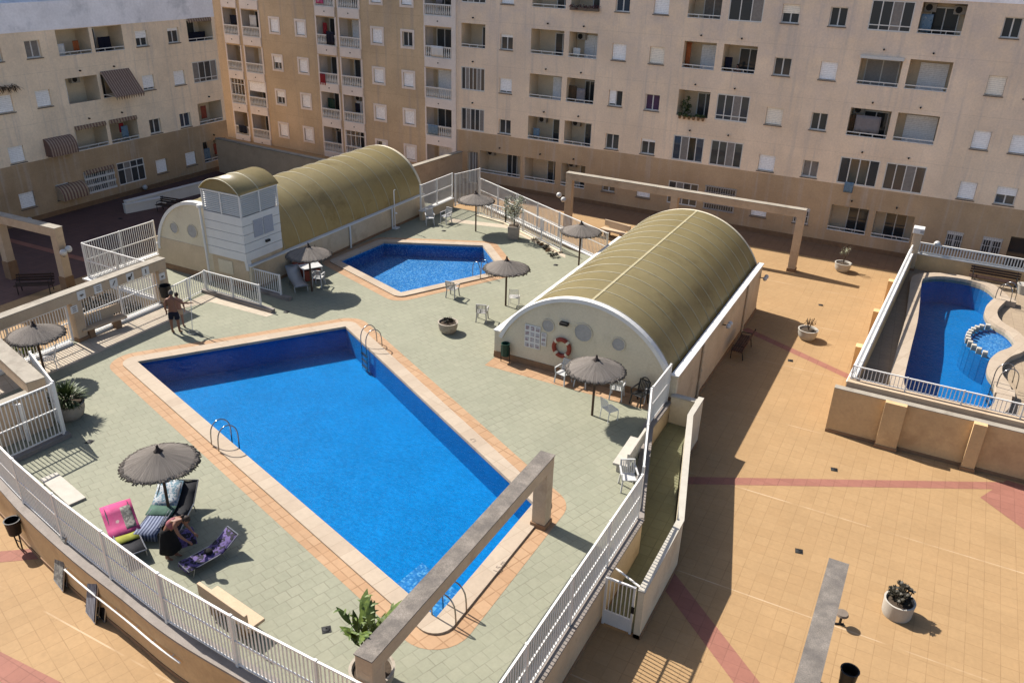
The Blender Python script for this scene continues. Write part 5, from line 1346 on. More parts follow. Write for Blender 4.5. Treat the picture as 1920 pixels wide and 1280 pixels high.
drape('navy striped towel hanging at the foot of a sunbed', None, p2, r2, [(-.95, .1), (-.93, .33), (-.6, .31), (-.12, .3)], 'bluestripe', w=.32)
L4 = dup(L1); p4, r4 = lie(L4, at(322, 985, D + .3), at(345, 912, D + .72), 'dark sunbed standing right of the blue and white towel')
L3 = dup(L1); p3, r3 = lie(L3, at(368, 1050, D + .25), at(412, 1008, D + .55), 'sunbed in the round shadow of the near parasol'); L3.scale = (.85, .8, .8)
drape('violet patterned towel spread on the sunbed in the round shadow', None, p3, r3, [(-.74, .15), (-.7, .26), (-.4, .24), (0, .236), (.26, .264), (.48, .38), (.72, .55)], 'violet', w=.27)
cr = at(343, 1003, D + .4); cr.z = D
drape('crumpled grey and violet towel held up by the bending woman', None, cr, R(60), [(-.34, .25), (-.1, .55), (.1, .5), (.3, .36)], 'violet', w=.28)
bg = MB(); bg.ball((0, 0, .08), .13, 10, 7, (1, .8, .6)); tag(place(bg.build('bag', 'black', smooth=True), p3 + Vector((.0, .0, .24)), 0), 'small black bag lying on the violet towel', 'bag')
# folded loungers leaning on the outside of the left wall
def leaning(label, p, rz, m, tilt):
    c = proto('folded_lounger', label, 'sun lounger', 'folded sunbeds leaning on the curved wall')
    MB().box(-.28, -.03, .05, .28, .03, 1.25).build('sling', m, c, bevel=.01)
    for s_ in (-1, 1):
        MB().tube([(s_ * .3, 0, .02), (s_ * .3, .0, 1.32)], .02, 6).build('side_rail', 'alu', c)
        MB().tube([(s_ * .26, .09, .1), (s_ * .26, .10, 1.1)], .016, 6).build('leg', 'alu', c)
    for y, z, w_ in ((0, 1.32, .3), (0, .02, .3), (.1, .1, .26)): MB().tube([(-w_, y, z), (w_, y, z)], .02, 6).build('cross_bar', 'alu', c)
    c.location = p; c.rotation_euler = (tilt, 0, rz); return c
pl = at(110, 1098, 0); leaning('grey flowered folded sunbed leaning on the outside of the curved wall', pl, R(-16), 'greyfab', R(-14)).scale = (1.1, 1, 1.3)
pl = at(170, 1158, 0); c_ = leaning('black and silver striped folded sunbed leaning on the outside of the curved wall', pl, R(-16), 'silverstripe', R(-14)); 
leaning('black folded sunbed stacked behind the silver striped one', pl + Vector((.16, .16, 0)), R(-16), 'black', R(-14))
# white lounger and small things under the left vault parasol
sl = lounger('plasticgrey', 'pale sunbeds'); place(sl, P_(558, 536), R(55), 'pale sunbed in the shade beside the left vaulted building')
del sl['group']
c_ = proto('cool_box', 'red box under the white table by the left vaulted building', 'cool box')
MB().box(-.4, -.25, .03, .4, .25, .48).build('body', 'rednylon', c_, bevel=.04); MB().box(-.42, -.27, .482, .42, .27, .56).build('lid', 'rednylon', c_, bevel=.03); MB().box(-.12, -.3, .35, .12, -.251, .42).build('handle', 'iron', c_)
place(c_, P_(584, 524), R(60))
tb_ = proto('side_table', 'white square table under the thatched parasol at the left vault', 'table')
MB().box(-.5, -.36, .68, .5, .36, .72).build('table_top', 'plastic', tb_, bevel=.015)
for sx in (-1, 1):
    for sy in (-1, 1): MB().bar((sx * .44, sy * .30, .68), (sx * .47, sy * .33, 0), .04).build('leg', 'plastic', tb_)
place(tb_, P_(584, 524), R(60))

# ------------------------------------------------------------------ benches
def stone_bench(label, p, rz, m='pergola', L_=1.9, back=True, grp='stone benches on the deck'):
    c = proto('stone_bench', label, 'bench', grp)
    MB().box(-L_ / 2, -.24, .38, L_ / 2, .24, .47).build('seat', m, c, bevel=.012)
    for x in (-L_ * .3, L_ * .3): MB().box(x - .12, -.18, 0, x + .12, .2, .38).build('foot', 'plinth' if m == 'pergola' else m, c, bevel=.01)
    if back: MB().box(-L_ / 2, .2, .55, L_ / 2, .29, .92).build('backrest', m, c, bevel=.012); MB().box(-L_ * .32, .2, .471, L_ * .32, .28, .551).build('back_support', m, c)
    place(c, p, rz); return c
stone_bench('tan stone bench with backrest standing by the left pergola', at(196, 622, D), R(82), L_=1.9)
stone_bench('white stone bench with tan back beside the right fence', at(1178, 868, D) + Vector((-.02, 0, 0)), R(-88), 'potwhite', 1.75)
stone_bench('white and tan stone bench seen through the near left fence', at(440, 1165, D), R(172), 'pergola', 1.8)
place(tag(MB().box(-.95, -.25, 0, .95, .25, .07).build('stone_slab', 'potwhite', bevel=.01), 'flat white stone slab lying on the deck beyond the near left fence', 'slab'), at(118, 918, D), R(-12))
ob = stone_bench('orange stone bench catching sun beyond the far ramp', at(1152, 446, 0) , R(-14), 'pergola', 1.9); ob.location.z = 0
def iron_bench(label, p, rz, wood='benchwood', L_=1.75):
    c = proto('park_bench', label, 'bench', 'slatted benches on the plaza')
    mb = MB()
    for i in range(5): mb.bar((-L_ / 2, -.2 + .1 * i, .44), (L_ / 2, -.2 + .1 * i, .44), .08, .03)
    mb.build('seat', wood, c)
    mb = MB()
    for i in range(3): mb.bar((-L_ / 2, .27 + .035 * i, .58 + .12 * i), (L_ / 2, .27 + .035 * i, .58 + .12 * i), .025, .09)
    mb.build('backrest', wood, c)
    for s_ in (-1, 1):
        f = MB(); x = s_ * (L_ / 2 - .15)
        f.tube([(x, -.24, 0), (x, -.24, .42), (x, .22, .42), (x, .37, .9)], .022, 6); f.tube([(x, .22, .42), (x, .3, 0)], .022, 6); f.tube([(x, -.24, .42), (x, -.22, .63), (x, .27, .65)], .018, 6); f.build('side_frame', 'iron', c)
    place(c, p, rz); return c
iron_bench('dark slatted bench in the shade between the posts of the far left pergola', at(68, 548, 0), R(38))
iron_bench('dark slatted bench behind the white fence in the shaded yard', at(318, 398, 0), R(8))
iron_bench('red brown bench against the side wall of the right vaulted building', at(1388, 660, 0), R(-90), 'redwood', 1.9)
iron_bench('long dark bench behind the kidney pool below the balustrade', Vector((at(1862, 515, TZ).x - .05, 46.75, TZ)), R(0), 'benchwood', 2.3)

# ------------------------------------------------------------------ planters and plants
def pot(c, prof, m='pot', n=28, square=False):
    if square:
        mb = MB(); w = .32; mb.hexa([(-w * .85, -w * .85, 0), (w * .85, -w * .85, 0), (w * .85, w * .85, 0), (-w * .85, w * .85, 0)], [(-w, -w, .75), (w, -w, .75), (w, w, .75), (-w, w, .75)])
        mb.build('pot', m, c, bevel=.02); MB().box(-.27, -.27, .74, .27, .27, .757).build('soil', 'soil', c)
    else:
        mb = MB(); mb.lathe(prof, n); mb.add([(0, 0, prof[0][1])] , []); mb.build('pot', m, c, smooth='angle')
        r = prof[-1][0]; mb = MB(); z = prof[-1][1] + .0; mb.lathe([(r + .01, z), (r * .5, z + .02), (.01, z + .03)], n); mb.build('soil', 'soil', c)
BOWL = [(.01, 0), (.28, 0), (.38, .12), (.43, .3), (.44, .46), (.46, .5), (.40, .5), (.38, .42)]
def blade(mb, p, d, L_, w, droop, k=5):
    """one narrow leaf bending over"""
    d = Vector(d).normalized(); s_ = d.cross(Vector((0, 0, 1)));  s_ = s_.normalized() if s_.length > .05 else Vector((1, 0, 0))
    pts = []; q = Vector(p); dd = d.copy()
    for i in range(k + 1):
        t = i / k; ww = w * math.sin(math.pi * min(.98, .12 + t * .86)) ; pts += [q - s_ * ww, q + s_ * ww]; q = q + dd * (L_ / k); dd = (dd + Vector((0, 0, -droop / k))).normalized()
    mb.add(pts, [(2 * i, 2 * i + 1, 2 * i + 3, 2 * i + 2) for i in range(k)])
def leaves(mb, c, r, n, size, sc=(1, 1, 1), shell=.35):
    """many small leaf faces through a clumpy volume"""
    cl = [Vector((random.gauss(0, .5), random.gauss(0, .5), random.gauss(0, .45))) for _ in range(max(5, n // 60))]
    for _ in range(n):
        b = random.choice(cl); v = b + Vector((random.gauss(0, .27), random.gauss(0, .27), random.gauss(0, .27)))
        if v.length > 1.15: v = v.normalized() * random.uniform(.7, 1.1)
        p = Vector(c) + Vector((v.x * r * sc[0], v.y * r * sc[1], v.z * r * sc[2]))
        a = Vector((random.uniform(-1, 1), random.uniform(-1, 1), random.uniform(-.6, 1))).normalized(); b_ = a.orthogonal().normalized(); s_ = size * random.uniform(.6, 1.3)
        b_ = Matrix.Rotation(random.uniform(0, 6.28), 3, a) @ b_
        c2 = a.cross(b_)
        mb.add([p - b_ * s_, p + c2 * s_ * .45, p + b_ * s_, p - c2 * s_ * .45], [(0, 1, 2, 3)])
pm = proto('potted_palm', 'bushy green fan palm in a round stone bowl at the left of the big pool', 'planter'); pot(pm, [(r * 1.12, z * 1.15) for r, z in BOWL])
mb = MB()
for i in range(75):
    a = random.uniform(0, 6.28); el = random.uniform(.1, 1.35); d = Vector((math.cos(a) * math.cos(el), math.sin(a) * math.cos(el), math.sin(el)))
    st = Vector((0, 0, .62)) + d * random.uniform(.12, .35)
    for k in range(5):
        d2 = (d + Vector((random.uniform(-.35, .35), random.uniform(-.35, .35), random.uniform(-.25, .25)))).normalized()
        blade(mb, st, d2, random.uniform(.32, .55), .022, .9, 4)
mb.build('foliage', 'palm', pm, fix=False); MB().lathe([(.12, .5), (.1, .7), (.05, .75)], 10, jit=.1).build('stem', 'bark', pm)
place(pm, at(134, 782, D), 0)
bn = proto('banana_plant', 'tall broad leaved plant in a pot at the foot of the near pergola', 'plant'); pot(bn, BOWL)
mb = MB(); st_m = MB()
for i in range(5):
    a = i * 1.26 + .4; tip = Vector((.28 * math.cos(a), .28 * math.sin(a), 1.15 + .16 * i)); st_m.tube([(.06 * math.cos(a), .06 * math.sin(a), .45), tip * .6 + Vector((0, 0, .25)), tip], [.035, .028, .015], 6)
    for k in range(6):
        b = a + k * 2.4 + random.uniform(-.5, .5); el = random.uniform(.5, 1.35); d = Vector((math.cos(b) * math.cos(el), math.sin(b) * math.cos(el), math.sin(el)))
        q = tip * (.55 + .09 * k); q.z = .65 + (tip.z - .65) * (.4 + .12 * k)
        st_m.tube([q, q + d * .18], .010, 5)
        L_ = random.uniform(.42, .68); w_ = random.uniform(.065, .10)
        blade(mb, q + d * .16, d, L_, w_, random.uniform(.25, .9), 6)
        for t in range(3):   # torn side lobes
            s_ = Vector((-d.y, d.x, random.uniform(-.1, .3))).normalized() * random.choice((-1, 1)); blade(mb, q + d * (.24 + .13 * t), d * .5 + s_ * .8, .17, .028, .8, 3)
mb.build('foliage', 'banana', bn, fix=False); st_m.build('stem', 'palm', bn)
place(bn, Vector((-8.62, 10.45, D)), 0, None, 1.12)
dp_ = proto('round_planter', 'round stone bowl with withered plants between the two pools', 'planter', 'round stone planters'); pot(dp_, [(r * .95, z * .95) for r, z in BOWL])
mb = MB(); leaves(mb, (0, 0, .55), .26, 160, .06, (1, 1, .5)); mb.build('foliage', 'succ', dp_, fix=False); place(dp_, at(840, 622, D), 0)
dq = proto('round_planter', 'round white planter with dark succulents on the sunny plaza at the bottom right', 'planter', 'round stone planters'); pot(dq, [(.01, 0), (.36, 0), (.385, .06), (.40, .44), (.41, .5), (.36, .5), (.34, .42)], 'potwhite')
mb = MB()
for i in range(46):
    a = random.uniform(0, 6.28); r = random.uniform(0, .30); c = Vector((r * math.cos(a), r * math.sin(a), .5 + random.uniform(.05, .42) * (1.25 - r * 1.5)))
    mb.tube([(c.x * .6, c.y * .6, .45), c], .014, 5)
    for k in range(11):
        b = k * 2.4; blade(mb, c, (math.cos(b), math.sin(b), random.uniform(.25, .8)), .105, .03, .3, 2)
mb.build('foliage', 'succ', dq, fix=False); place(dq, at(1680, 1150, 0), 0)
for px, py, lab, tall in ((1512, 635, 'round white planter with a sparse shrub near the red brown bench', .5), (1578, 508, 'round white planter with a thin tree near the far pergola shadow', 1.0)):
    dr_ = proto('round_planter', lab, 'planter', 'round stone planters'); pot(dr_, BOWL, 'potwhite')
    mb = MB()
    for i in range(7):
        a = i * .9; mb.tube([(0, 0, .45), (.08 * math.cos(a), .08 * math.sin(a), .45 + tall * .5), (.3 * tall * math.cos(a), .3 * tall * math.sin(a), .5 + tall)], .012, 5)
    mb.build('stem', 'bark', dr_); mb = MB(); leaves(mb, (0, 0, .5 + tall * .75), .32 * max(.8, tall), int(90 * tall + 40), .05, (1, 1, 1)); mb.build('foliage', 'olive' if tall > .8 else 'dry', dr_, fix=False)
    place(dr_, at(px, py, 0), 0)
po = proto('potted_olive', 'small olive tree in a square stone planter behind the small pool', 'planter'); pot(po, None, square=True)
mb = MB(); mb.tube([(0, 0, .7), (.03, .02, 1.15), (0, 0, 1.5)], [.04, .03, .025], 7)
for i in range(7):
    a = i * .9; mb.tube([(0, 0, 1.2 + .05 * i), (.35 * math.cos(a), .35 * math.sin(a), 1.75 + .06 * i)], [.02, .008], 5)
mb.build('trunk', 'bark', po); mb = MB(); leaves(mb, (0, 0, 1.8), .62, 900, .06, (1, 1, 1.15)); mb.build('crown', 'olive', po, fix=False); place(po, at(963, 447, D), R(20))
# shrubs beyond the left pergola fence, and a row of dry plants at the far ramp
for i, (px, py, r, lab, m) in enumerate(((186, 585, .85, 'dark round bush in front of the stone bench beyond the pergola fence', 'bush'), (238, 592, .75, 'dark bush at the right beyond the pergola fence', 'bush'), (42, 640, .6, 'bright lime green shrub beyond the pergola at the left edge', 'lime'))):
    b_ = at(px, py, .0); b_ = at(px, py, .5); b_.z = 0
    c = thing('bush', lab, 'bush', b_, 0, 'shrubs beyond the left pergola')
    mb = MB(); leaves(mb, (b_.x, b_.y, r * .75), r, 1500, .07, (1, 1, .85)); mb.build('foliage', m, c, fix=False)
    MB().tube([b_, b_ + Vector((0, 0, r * .8))], .05, 6).build('trunk', 'bark', c)
for i in range(5):
    b_ = at(1003 + i * 9, 452 + i * 7.5, D)
    c = thing('dry_plant', ('withered shrub nearest the olive planter along the far ramp kerb', 'second withered shrub from the olive planter', 'middle one of the withered shrubs by the far ramp', 'fourth withered shrub from the olive planter', 'withered shrub furthest from the olive planter')[i], 'plant', b_, 0, 'row of withered shrubs')
    mb = MB(); leaves(mb, (b_.x, b_.y, b_.z + .12), .22, 130, .055, (1, 1, .6)); mb.build('foliage', 'dry' if i % 2 else 'succ', c, fix=False)
hf = tag(MB().box(0, 0, 0, .01, .01, .01).build('flower_box', 'soil'), 'window box of pink flowers along a top balcony of the right block', 'flower box'); bpy.data.objects.remove(hf)
fb = thing('flower_box', 'long box of pink flowers along a top balcony of the right block', 'flower box', F.p(-22.3, Z[4], .1))
mb = MB(); F.bx(mb, c2[0], Z[4] - .02, .0, c2[1], Z[4] + .16, .2); mb.build('box', 'sill', fb)
mb = MB()
for i in range(9): leaves(mb, F.p(c2[0] + .15 + i * .22, Z[4] + .2, .14), .2, 60, .045, (1, 1, .8))
mb.build('flowers', 'flower', fb, fix=False)
fb = thing('potted_plants', 'tall green plants and pots crowding a balcony of the right block', 'plants', F.p(-15.2, Z[2], .0))
mb = MB(); leaves(mb, F.p(-15.2, Z[2] + .5, -.4), .5, 420, .06, (.7, .7, 1.2))
for i in range(8): leaves(mb, F.p(-15.5 + i * .23, Z[2] + .05, .08), .18, 60, .05, (1, 1, .7))
mb.build('foliage', 'palm', fb, fix=False)
mb = MB()
for i in range(6): q = F.p(-15.4 + i * .3, Z[2] - .2, .09); mb.lathe([(.01, 0), (.07, 0), (.1, .2), (.09, .2)], 10, (q.x, q.y, q.z))
mb.build('pots', 'plinth', fb)
st_ = thing('dried_thatch', 'strip of dried palm fronds over a window at the left edge of the left block', 'thatch', L.p(29.6, 8.0, .1))
mb = MB()
for i in range(120):
    u = random.uniform(28.5, 30.35); q = L.p(u, 7.95 + random.uniform(-.1, .12), .1); blade(mb, q, (random.uniform(.2, 1), random.uniform(-.5, .5), random.uniform(-.3, .5)), random.uniform(.3, .6), .02, 1.6, 4)
mb.build('fronds', 'straw', st_, fix=False)

# ------------------------------------------------------------------ bins, lamps, drains, small things
def bin_on_post(label, p, m='iron', tilt=0):
    c = proto('litter_bin', label, 'bin', 'black litter bins')
    mb = MB(); mb.lathe([(.01, .55), (.17, .55), (.21, 1.0), (.225, 1.02), (.19, 1.02), (.18, .75), (.01, .72)], 20); mb.build('drum', m, c, smooth='angle')
    for s_ in (-1, 1): MB().tube([(s_ * .09, .02, 0), (s_ * .16, 0, .6)], .022, 6).build('leg', m, c)
    MB().tube([(-.09, .02, .25), (.09, .02, .25)], .015, 6).build('brace', m, c)
    place(c, p, 0, None, 1, (0, tilt)); return c
bin_on_post('round black litter bin on two legs outside the curved wall', at(37, 1027, 0), 'iron', 0)
bin_on_post('dark litter bin at the bottom edge of the tan plaza', at(1578, 1312, 0), 'iron')
gb = proto('litter_bin', 'dark green litter bin on a frame at the left foot of the vaulted front', 'bin')
mb = MB(); mb.lathe([(.01, .3), (.15, .3), (.17, .82), (.18, .84), (.15, .84), (.14, .6), (.01, .58)], 18); mb.build('drum', 'greenplastic', gb, smooth='angle')
for s_ in (-1, 1): MB().tube([(s_ * .19, 0, 0), (s_ * .19, 0, .7)], .018, 6).build('leg', 'iron', gb)
place(gb, P_(947, 679), 0)
bb = proto('litter_bin', 'black round bin hanging on the end post of the left pergola behind the man', 'bin')
mb = MB(); mb.lathe([(.01, 0), (.2, 0), (.26, .5), (.27, .52), (.22, .52), (.2, .3), (.01, .28)], 18); mb.build('drum', 'iron', bb, smooth='angle'); MB().box(-.3, -.04, .3, -.2, .04, .4).build('bracket', 'iron', bb)
place(bb, Vector((-28.85, 22.65, D + .55)), 0)
def globe_lamp(label, p, dirs, stem=None):
    c = thing('globe_lamp', label, 'lamp', p, 0, 'white globe lamps')
    for d in dirs:
        q = Vector(p) + Vector(d); MB().tube([p, q - Vector((0, 0, .12))], .022, 6).build('arm', 'iron', c); MB().ball(q, .17, 14, 9).build('globe', 'globe', c, smooth=True); MB().tube([q - Vector((0, 0, .2)), q - Vector((0, 0, .13))], .06, 8).build('collar', 'iron', c)
    return c
globe_lamp('two white globes on the left post of the long plaza pergola', Vector((-20.38, 46.0, 1.9)), [(-.32, -.1, .25), (.12, -.38, .1)])
globe_lamp('white globe lamp on the sunny post of the far left pergola', Vector((-36.55, 23.25, 2.1)), [(.3, -.1, .2), (.28, .2, .28)])
q = atY(1757, 458, 47.55); globe_lamp('white globe lamp standing on the balustrade wall of the right terrace', Vector((q.x, 47.6, 2.35)), [(0, 0, q.z - 2.35)])
for px, py, lab in ((54, 412, 'small white globe low on the left block beside a shutter'), (271, 351, 'small white globe low on the left block near the lattice')):
    q = atX(px, py, -48.3); globe_lamp(lab, Vector((-48.5, q.y, q.z - .05)), [(.25, 0, .05)])
sg = proto('ground_lamp', 'round tan topped floor lamp on the plaza beside the grey beam', 'lamp')
mb = MB(); mb.lathe([(.01, .42), (.15, .42), (.17, .36), (.13, .33), (.03, .32)], 18); mb.build('cap', 'sill', sg, smooth='angle'); MB().tube([(0, 0, 0), (0, 0, .34)], .035, 8).build('stem', 'iron', sg); MB().tube([(-.12, -.05, .02), (.1, .05, .02)], .03, 6).build('foot', 'iron', sg)
place(sg, at(1574, 1170, 0), 0)
dn_ = proto('floor_drain', 'x', 'drain', 'iron floor drains')
MB().box(-.11, -.11, 0, .11, .11, .012).build('frame', 'drain', dn_)
mb = MB(); mb.lathe([(.1, .013), (.08, .03), (.02, .045)], 14); mb.build('strainer', 'drain', dn_)
spread(dn_, [(at(168, 828, D), .3, 'iron floor drain on the deck near the potted palm'), (at(612, 1180, D), .8, 'iron floor drain on the deck left of the broad leaved plant'), (at(832, 433, D), .2, 'iron floor drain on the deck before the two far chairs'),
             (at(1042, 497, D), .2, 'iron floor drain between two parasols near the far ramp'), (at(1498, 1033, 0), .2, 'iron floor drain on the plaza left of the grey beam end'), (at(1564, 880, 0), .2, 'iron floor drain on the plaza above the red band'),
             (at(1539, 572, 0), .2, 'iron floor drain in the middle of the far sunny plaza'), (at(1482, 676, 0), .2, 'iron floor drain at the edge of the vault shadow'), (at(391, 548, D), .2, 'iron floor drain at the top of the small stair'), (at(537, 585, D), .2, 'iron floor drain at the foot of the small stair'), (at(226, 410, 0), .2, 'iron floor drain in the shaded yard by the left block')])
# pool ladders
def ladder(label, p, rz, w=.5, m='chrome'):
    c = proto('pool_ladder', label, 'pool ladder', 'steel ladders of the pools')
    for s_ in (-1, 1):
        x = s_ * w / 2; MB().tube(smooth_path([(x, .55, .06), (x, .5, .62), (x, .28, .86), (x, .02, .8), (x, -.14, .5), (x, -.14, -.2), (x, -.14, -1.0)], 4), .021, 7).build('hand_rail', m, c, smooth=True)
    for z in (-.3, -.58, -.86): MB().box(-w / 2, -.19, z, w / 2, -.09, z + .03).build('tread', m, c)
    place(c, p, rz); return c
pc_ = [Vector((*q, D)) for q in pool_main]
def on_edge(a, b, px, py):
    q = at(px, py, D); d = (b - a).normalized(); t = (q - a).dot(d); r = a + d * t; nrm = Vector((-d.y, d.x, 0)); return r, math.atan2(d.y, d.x)
q, a = on_edge(pc_[3], pc_[2], 676, 655); ladder('steel ladder at the far corner of the big pool', Vector((q.x, q.y, D)), a)
q, a = on_edge(pc_[0], pc_[1], 415, 838); ladder('steel ladder on the near left side of the big pool', Vector((q.x, q.y, D)), a + math.pi)
q, a = on_edge(pc_[1], pc_[2], 838, 1150); ladder('steel ladder at the near corner of the big pool below the pergola beam', Vector((q.x, q.y, D)), a + math.pi)
ps = [Vector((*q_, D)) for q_ in pool_small]; q, a = on_edge(ps[1], ps[2], 905, 522); ladder('steel ladder on the near side of the small pool', Vector((q.x, q.y, D)), a + math.pi)
q = at(1876, 560, TC); ladder('steel ladder at the far bend of the kidney pool', Vector((q.x, q.y, TC)), R(-115))
q = at(1872, 722, TC); ladder('steel ladder at the near bend of the kidney pool', Vector((q.x, q.y, TC)), R(-75))
# platform slabs the right ladders stand on
for px, py, lab in ((1890, 562, 'white stone landing beside the far ladder of the kidney pool'), (1884, 735, 'white stone landing beside the near ladder of the kidney pool')):
    q = at(px, py, TC); tag(MB().box(q.x - .35, q.y - .3, TZ, q.x + .35, q.y + .3, TC + .05).build('pool_landing', 'coping', bevel=.02), lab, 'landing')
tub = tag(MB().lathe([(.01, 0), (.25, 0), (.3, .4), (.34, .5), (.28, .5), (.01, .3)], 20).build('stone_tub', 'potwhite', smooth='angle'), 'white stone tub beside the long dark bench', 'planter'); place(tub, Vector((at(1910, 525, TZ).x + .1, 46.6, TZ)), 0)
# shower post
sh = thing('shower', 'white shower post by the side wall of the left vaulted building', 'shower', at(741, 428, D)); q = at(741, 428, D)
MB().tube([q, q + Vector((0, 0, 2.2)), q + Vector((.15, -.1, 2.3))], .03, 7).build('pipe', 'whitemetal', sh); MB().lathe([(.01, 2.24), (.09, 2.24), (.02, 2.31)], 12, (q.x + .17, q.y - .11, 0)).build('shower_head', 'whitemetal', sh); MB().box(q.x - .2, q.y - .2, D + .003, q.x + .2, q.y + .2, D + .06).build('tray', 'white', sh)
# pictogram plates on the left pergola
sx = -29.085
def plate(label, y, z, sym, w=.36):
    c = thing('pictogram_plate', label, 'sign', (sx, y, z), 0, 'pictogram plates on the left pergola')
    MB().box(sx - .01, y - w / 2, z - w / 2, sx + .012, y + w / 2, z + w / 2).build('plate', 'white', c, bevel=.004)
    mb = MB(); x0, x1 = sx + .012, sx + .018; k = w * .33
    if sym == 0: mb.box(x0, y - k * .7, z - .03, x1, y + k * .7, z + .03); mb.box(x0, y - .03, z - k * .6, x1, y + .03, z - .03)
    elif sym == 1:
        for i in range(3): mb.box(x0, y - k * .8, z - .09 + i * .08, x1, y + k * .8, z - .06 + i * .08)
    elif sym == 2: mb.hexa([(x0, y - k * .8, z - k * .8), (x1, y - k * .8, z - k * .8), (x1, y - k * .3, z - k * .8), (x0, y - k * .3, z - k * .8)], [(x0, y + k * .3, z + k * .7), (x1, y + k * .3, z + k * .7), (x1, y + k * .8, z + k * .7), (x0, y + k * .8, z + k * .7)])
    elif sym == 3: mb.box(x0, y - k, z - k, x1, y + k * .1, z + k * .2); mb.hexa([(x0, y, z - k * .2), (x1, y, z - k * .2), (x1, y + k * .5, z - k * .2), (x0, y + k * .5, z - k * .2)], [(x0, y + k * .6, z + k), (x1, y + k * .6, z + k), (x1, y + k, z + k), (x0, y + k, z + k)])
    else: mb.ball((x0, y, z + k * .5), k * .3, 8, 6, (.2, 1, 1)); mb.box(x0, y - .03, z - k * .8, x1, y + .03, z + k * .25)
    mb.build('symbol', 'sill' if sym != 3 else 'iron', c)
for (px, py), s_, lab in zip(((152, 551), (183, 538), (213, 530), (244, 520), (273, 510)), (0, 1, 2, 3, 4), ('pictogram plate with a dark bar, leftmost on the left pergola beam', 'pictogram plate with three wavy lines on the left pergola beam', 'pictogram plate with a slanting figure on the left pergola beam', 'pictogram plate with the bold black diver on the left pergola beam', 'pictogram plate with a small standing figure nearest the end post')):
    q = atX(px, py, sx); plate(lab, q.y, 3.2, s_)
q = atX(139, 580, sx); plate('white plate on the middle post of the left pergola', q.y, q.z, 1, .3)
q = atX(304, 518, sx); plate('white plate on the end post of the left pergola', min(q.y, 22.93), q.z, 0, .3)
# depth figures cut into the pool coping
def figures(txt, px, py, size, rz, label):
    cu = bpy.data.curves.new('depth_figure', 'FONT'); cu.body = txt; cu.size = size; cu.extrude = .002; cu.align_x = 'CENTER'; cu.align_y = 'CENTER'
    o = bpy.data.objects.new('tmp', cu); COL.objects.link(o); dg = bpy.context.evaluated_depsgraph_get(); me = bpy.data.meshes.new_from_object(o.evaluated_get(dg)); bpy.data.objects.remove(o)
    me.materials.clear(); me.materials.append(MAT['red_'] if False else MAT['sill']); n = bpy.data.objects.new('depth_figure', me); COL.objects.link(n); p = at(px, py, D + .063); n.location = p; n.rotation_euler = (0, 0, rz); tag(n, label, 'lettering')
figures('1,5 m', 937, 1062, .22, R(90), 'dark depth figure lettering on the near coping of the big pool')
figures('1,7', 888, 825, .2, R(150), 'dark depth figure lettering on the long right coping of the big pool')
# ------------------------------------------------------------------ people
def skinned(name, nodes, edges, m, parent, levels=2, root=0):
    """one continuous surface grown round a joint skeleton; nodes: (x, y, z, radius)"""
    me = bpy.data.meshes.new(name); me.from_pydata([n[:3] for n in nodes], edges, []); me.materials.append(MAT[m])
    o = bpy.data.objects.new(name, me); COL.objects.link(o); o.parent = parent
    sk = o.modifiers.new('skin', 'SKIN'); sk.use_smooth_shade = True
    if not me.skin_vertices: me.attributes
    sv = me.skin_vertices[0].data if me.skin_vertices else None
    for i, n in enumerate(nodes):
        r = n[3] if isinstance(n[3], tuple) else (n[3], n[3]); sv[i].radius = r; sv[i].use_root = (i == root)
    sb = o.modifiers.new('sub', 'SUBSURF'); sb.levels = sb.render_levels = levels
    dg = bpy.context.evaluated_depsgraph_get(); ev = bpy.data.meshes.new_from_object(o.evaluated_get(dg))
    o.modifiers.clear(); old = o.data; o.data = ev; ev.name = name
    for p in ev.polygons: p.use_smooth = True
    if not ev.materials: ev.materials.append(MAT[m])
    return o
class Skel:
    def __init__(s): s.n = []; s.e = []
    def a(s, p, r, to=None):
        s.n.append((*p, r)); i = len(s.n) - 1
        if to is not None: s.e.append((to, i))
        return i
    def hand(s, wrist, d, up_, side, curl=.5):
        """palm, four unequal fingers and a thumb, in the direction d"""
        w = Vector(s.n[wrist][:3]); d = Vector(d).normalized(); u = Vector(up_); u = (u - d * u.dot(d)).normalized(); c = d.cross(u).normalized() * side
        pm_ = s.a(w + d * .055, (.035, .02), wrist)
        for k, (off, ln) in enumerate(((.026, .072), (.009, .082), (-.009, .076), (-.026, .060))):
            b = s.a(w + d * .095 + c * off, .0105, pm_); m_ = s.a(w + d * (.095 + ln * .5) + c * off * 1.15 - u * ln * .2 * curl, .0095, b); s.a(w + d * (.095 + ln * (1 - .4 * curl)) + c * off * 1.2 - u * ln * .75 * curl, .0075, m_)
        t = s.a(w + d * .05 + c * .042 - u * .008, .0115, pm_); s.a(w + d * .085 + c * .06 - u * .03 * curl, .009, t)
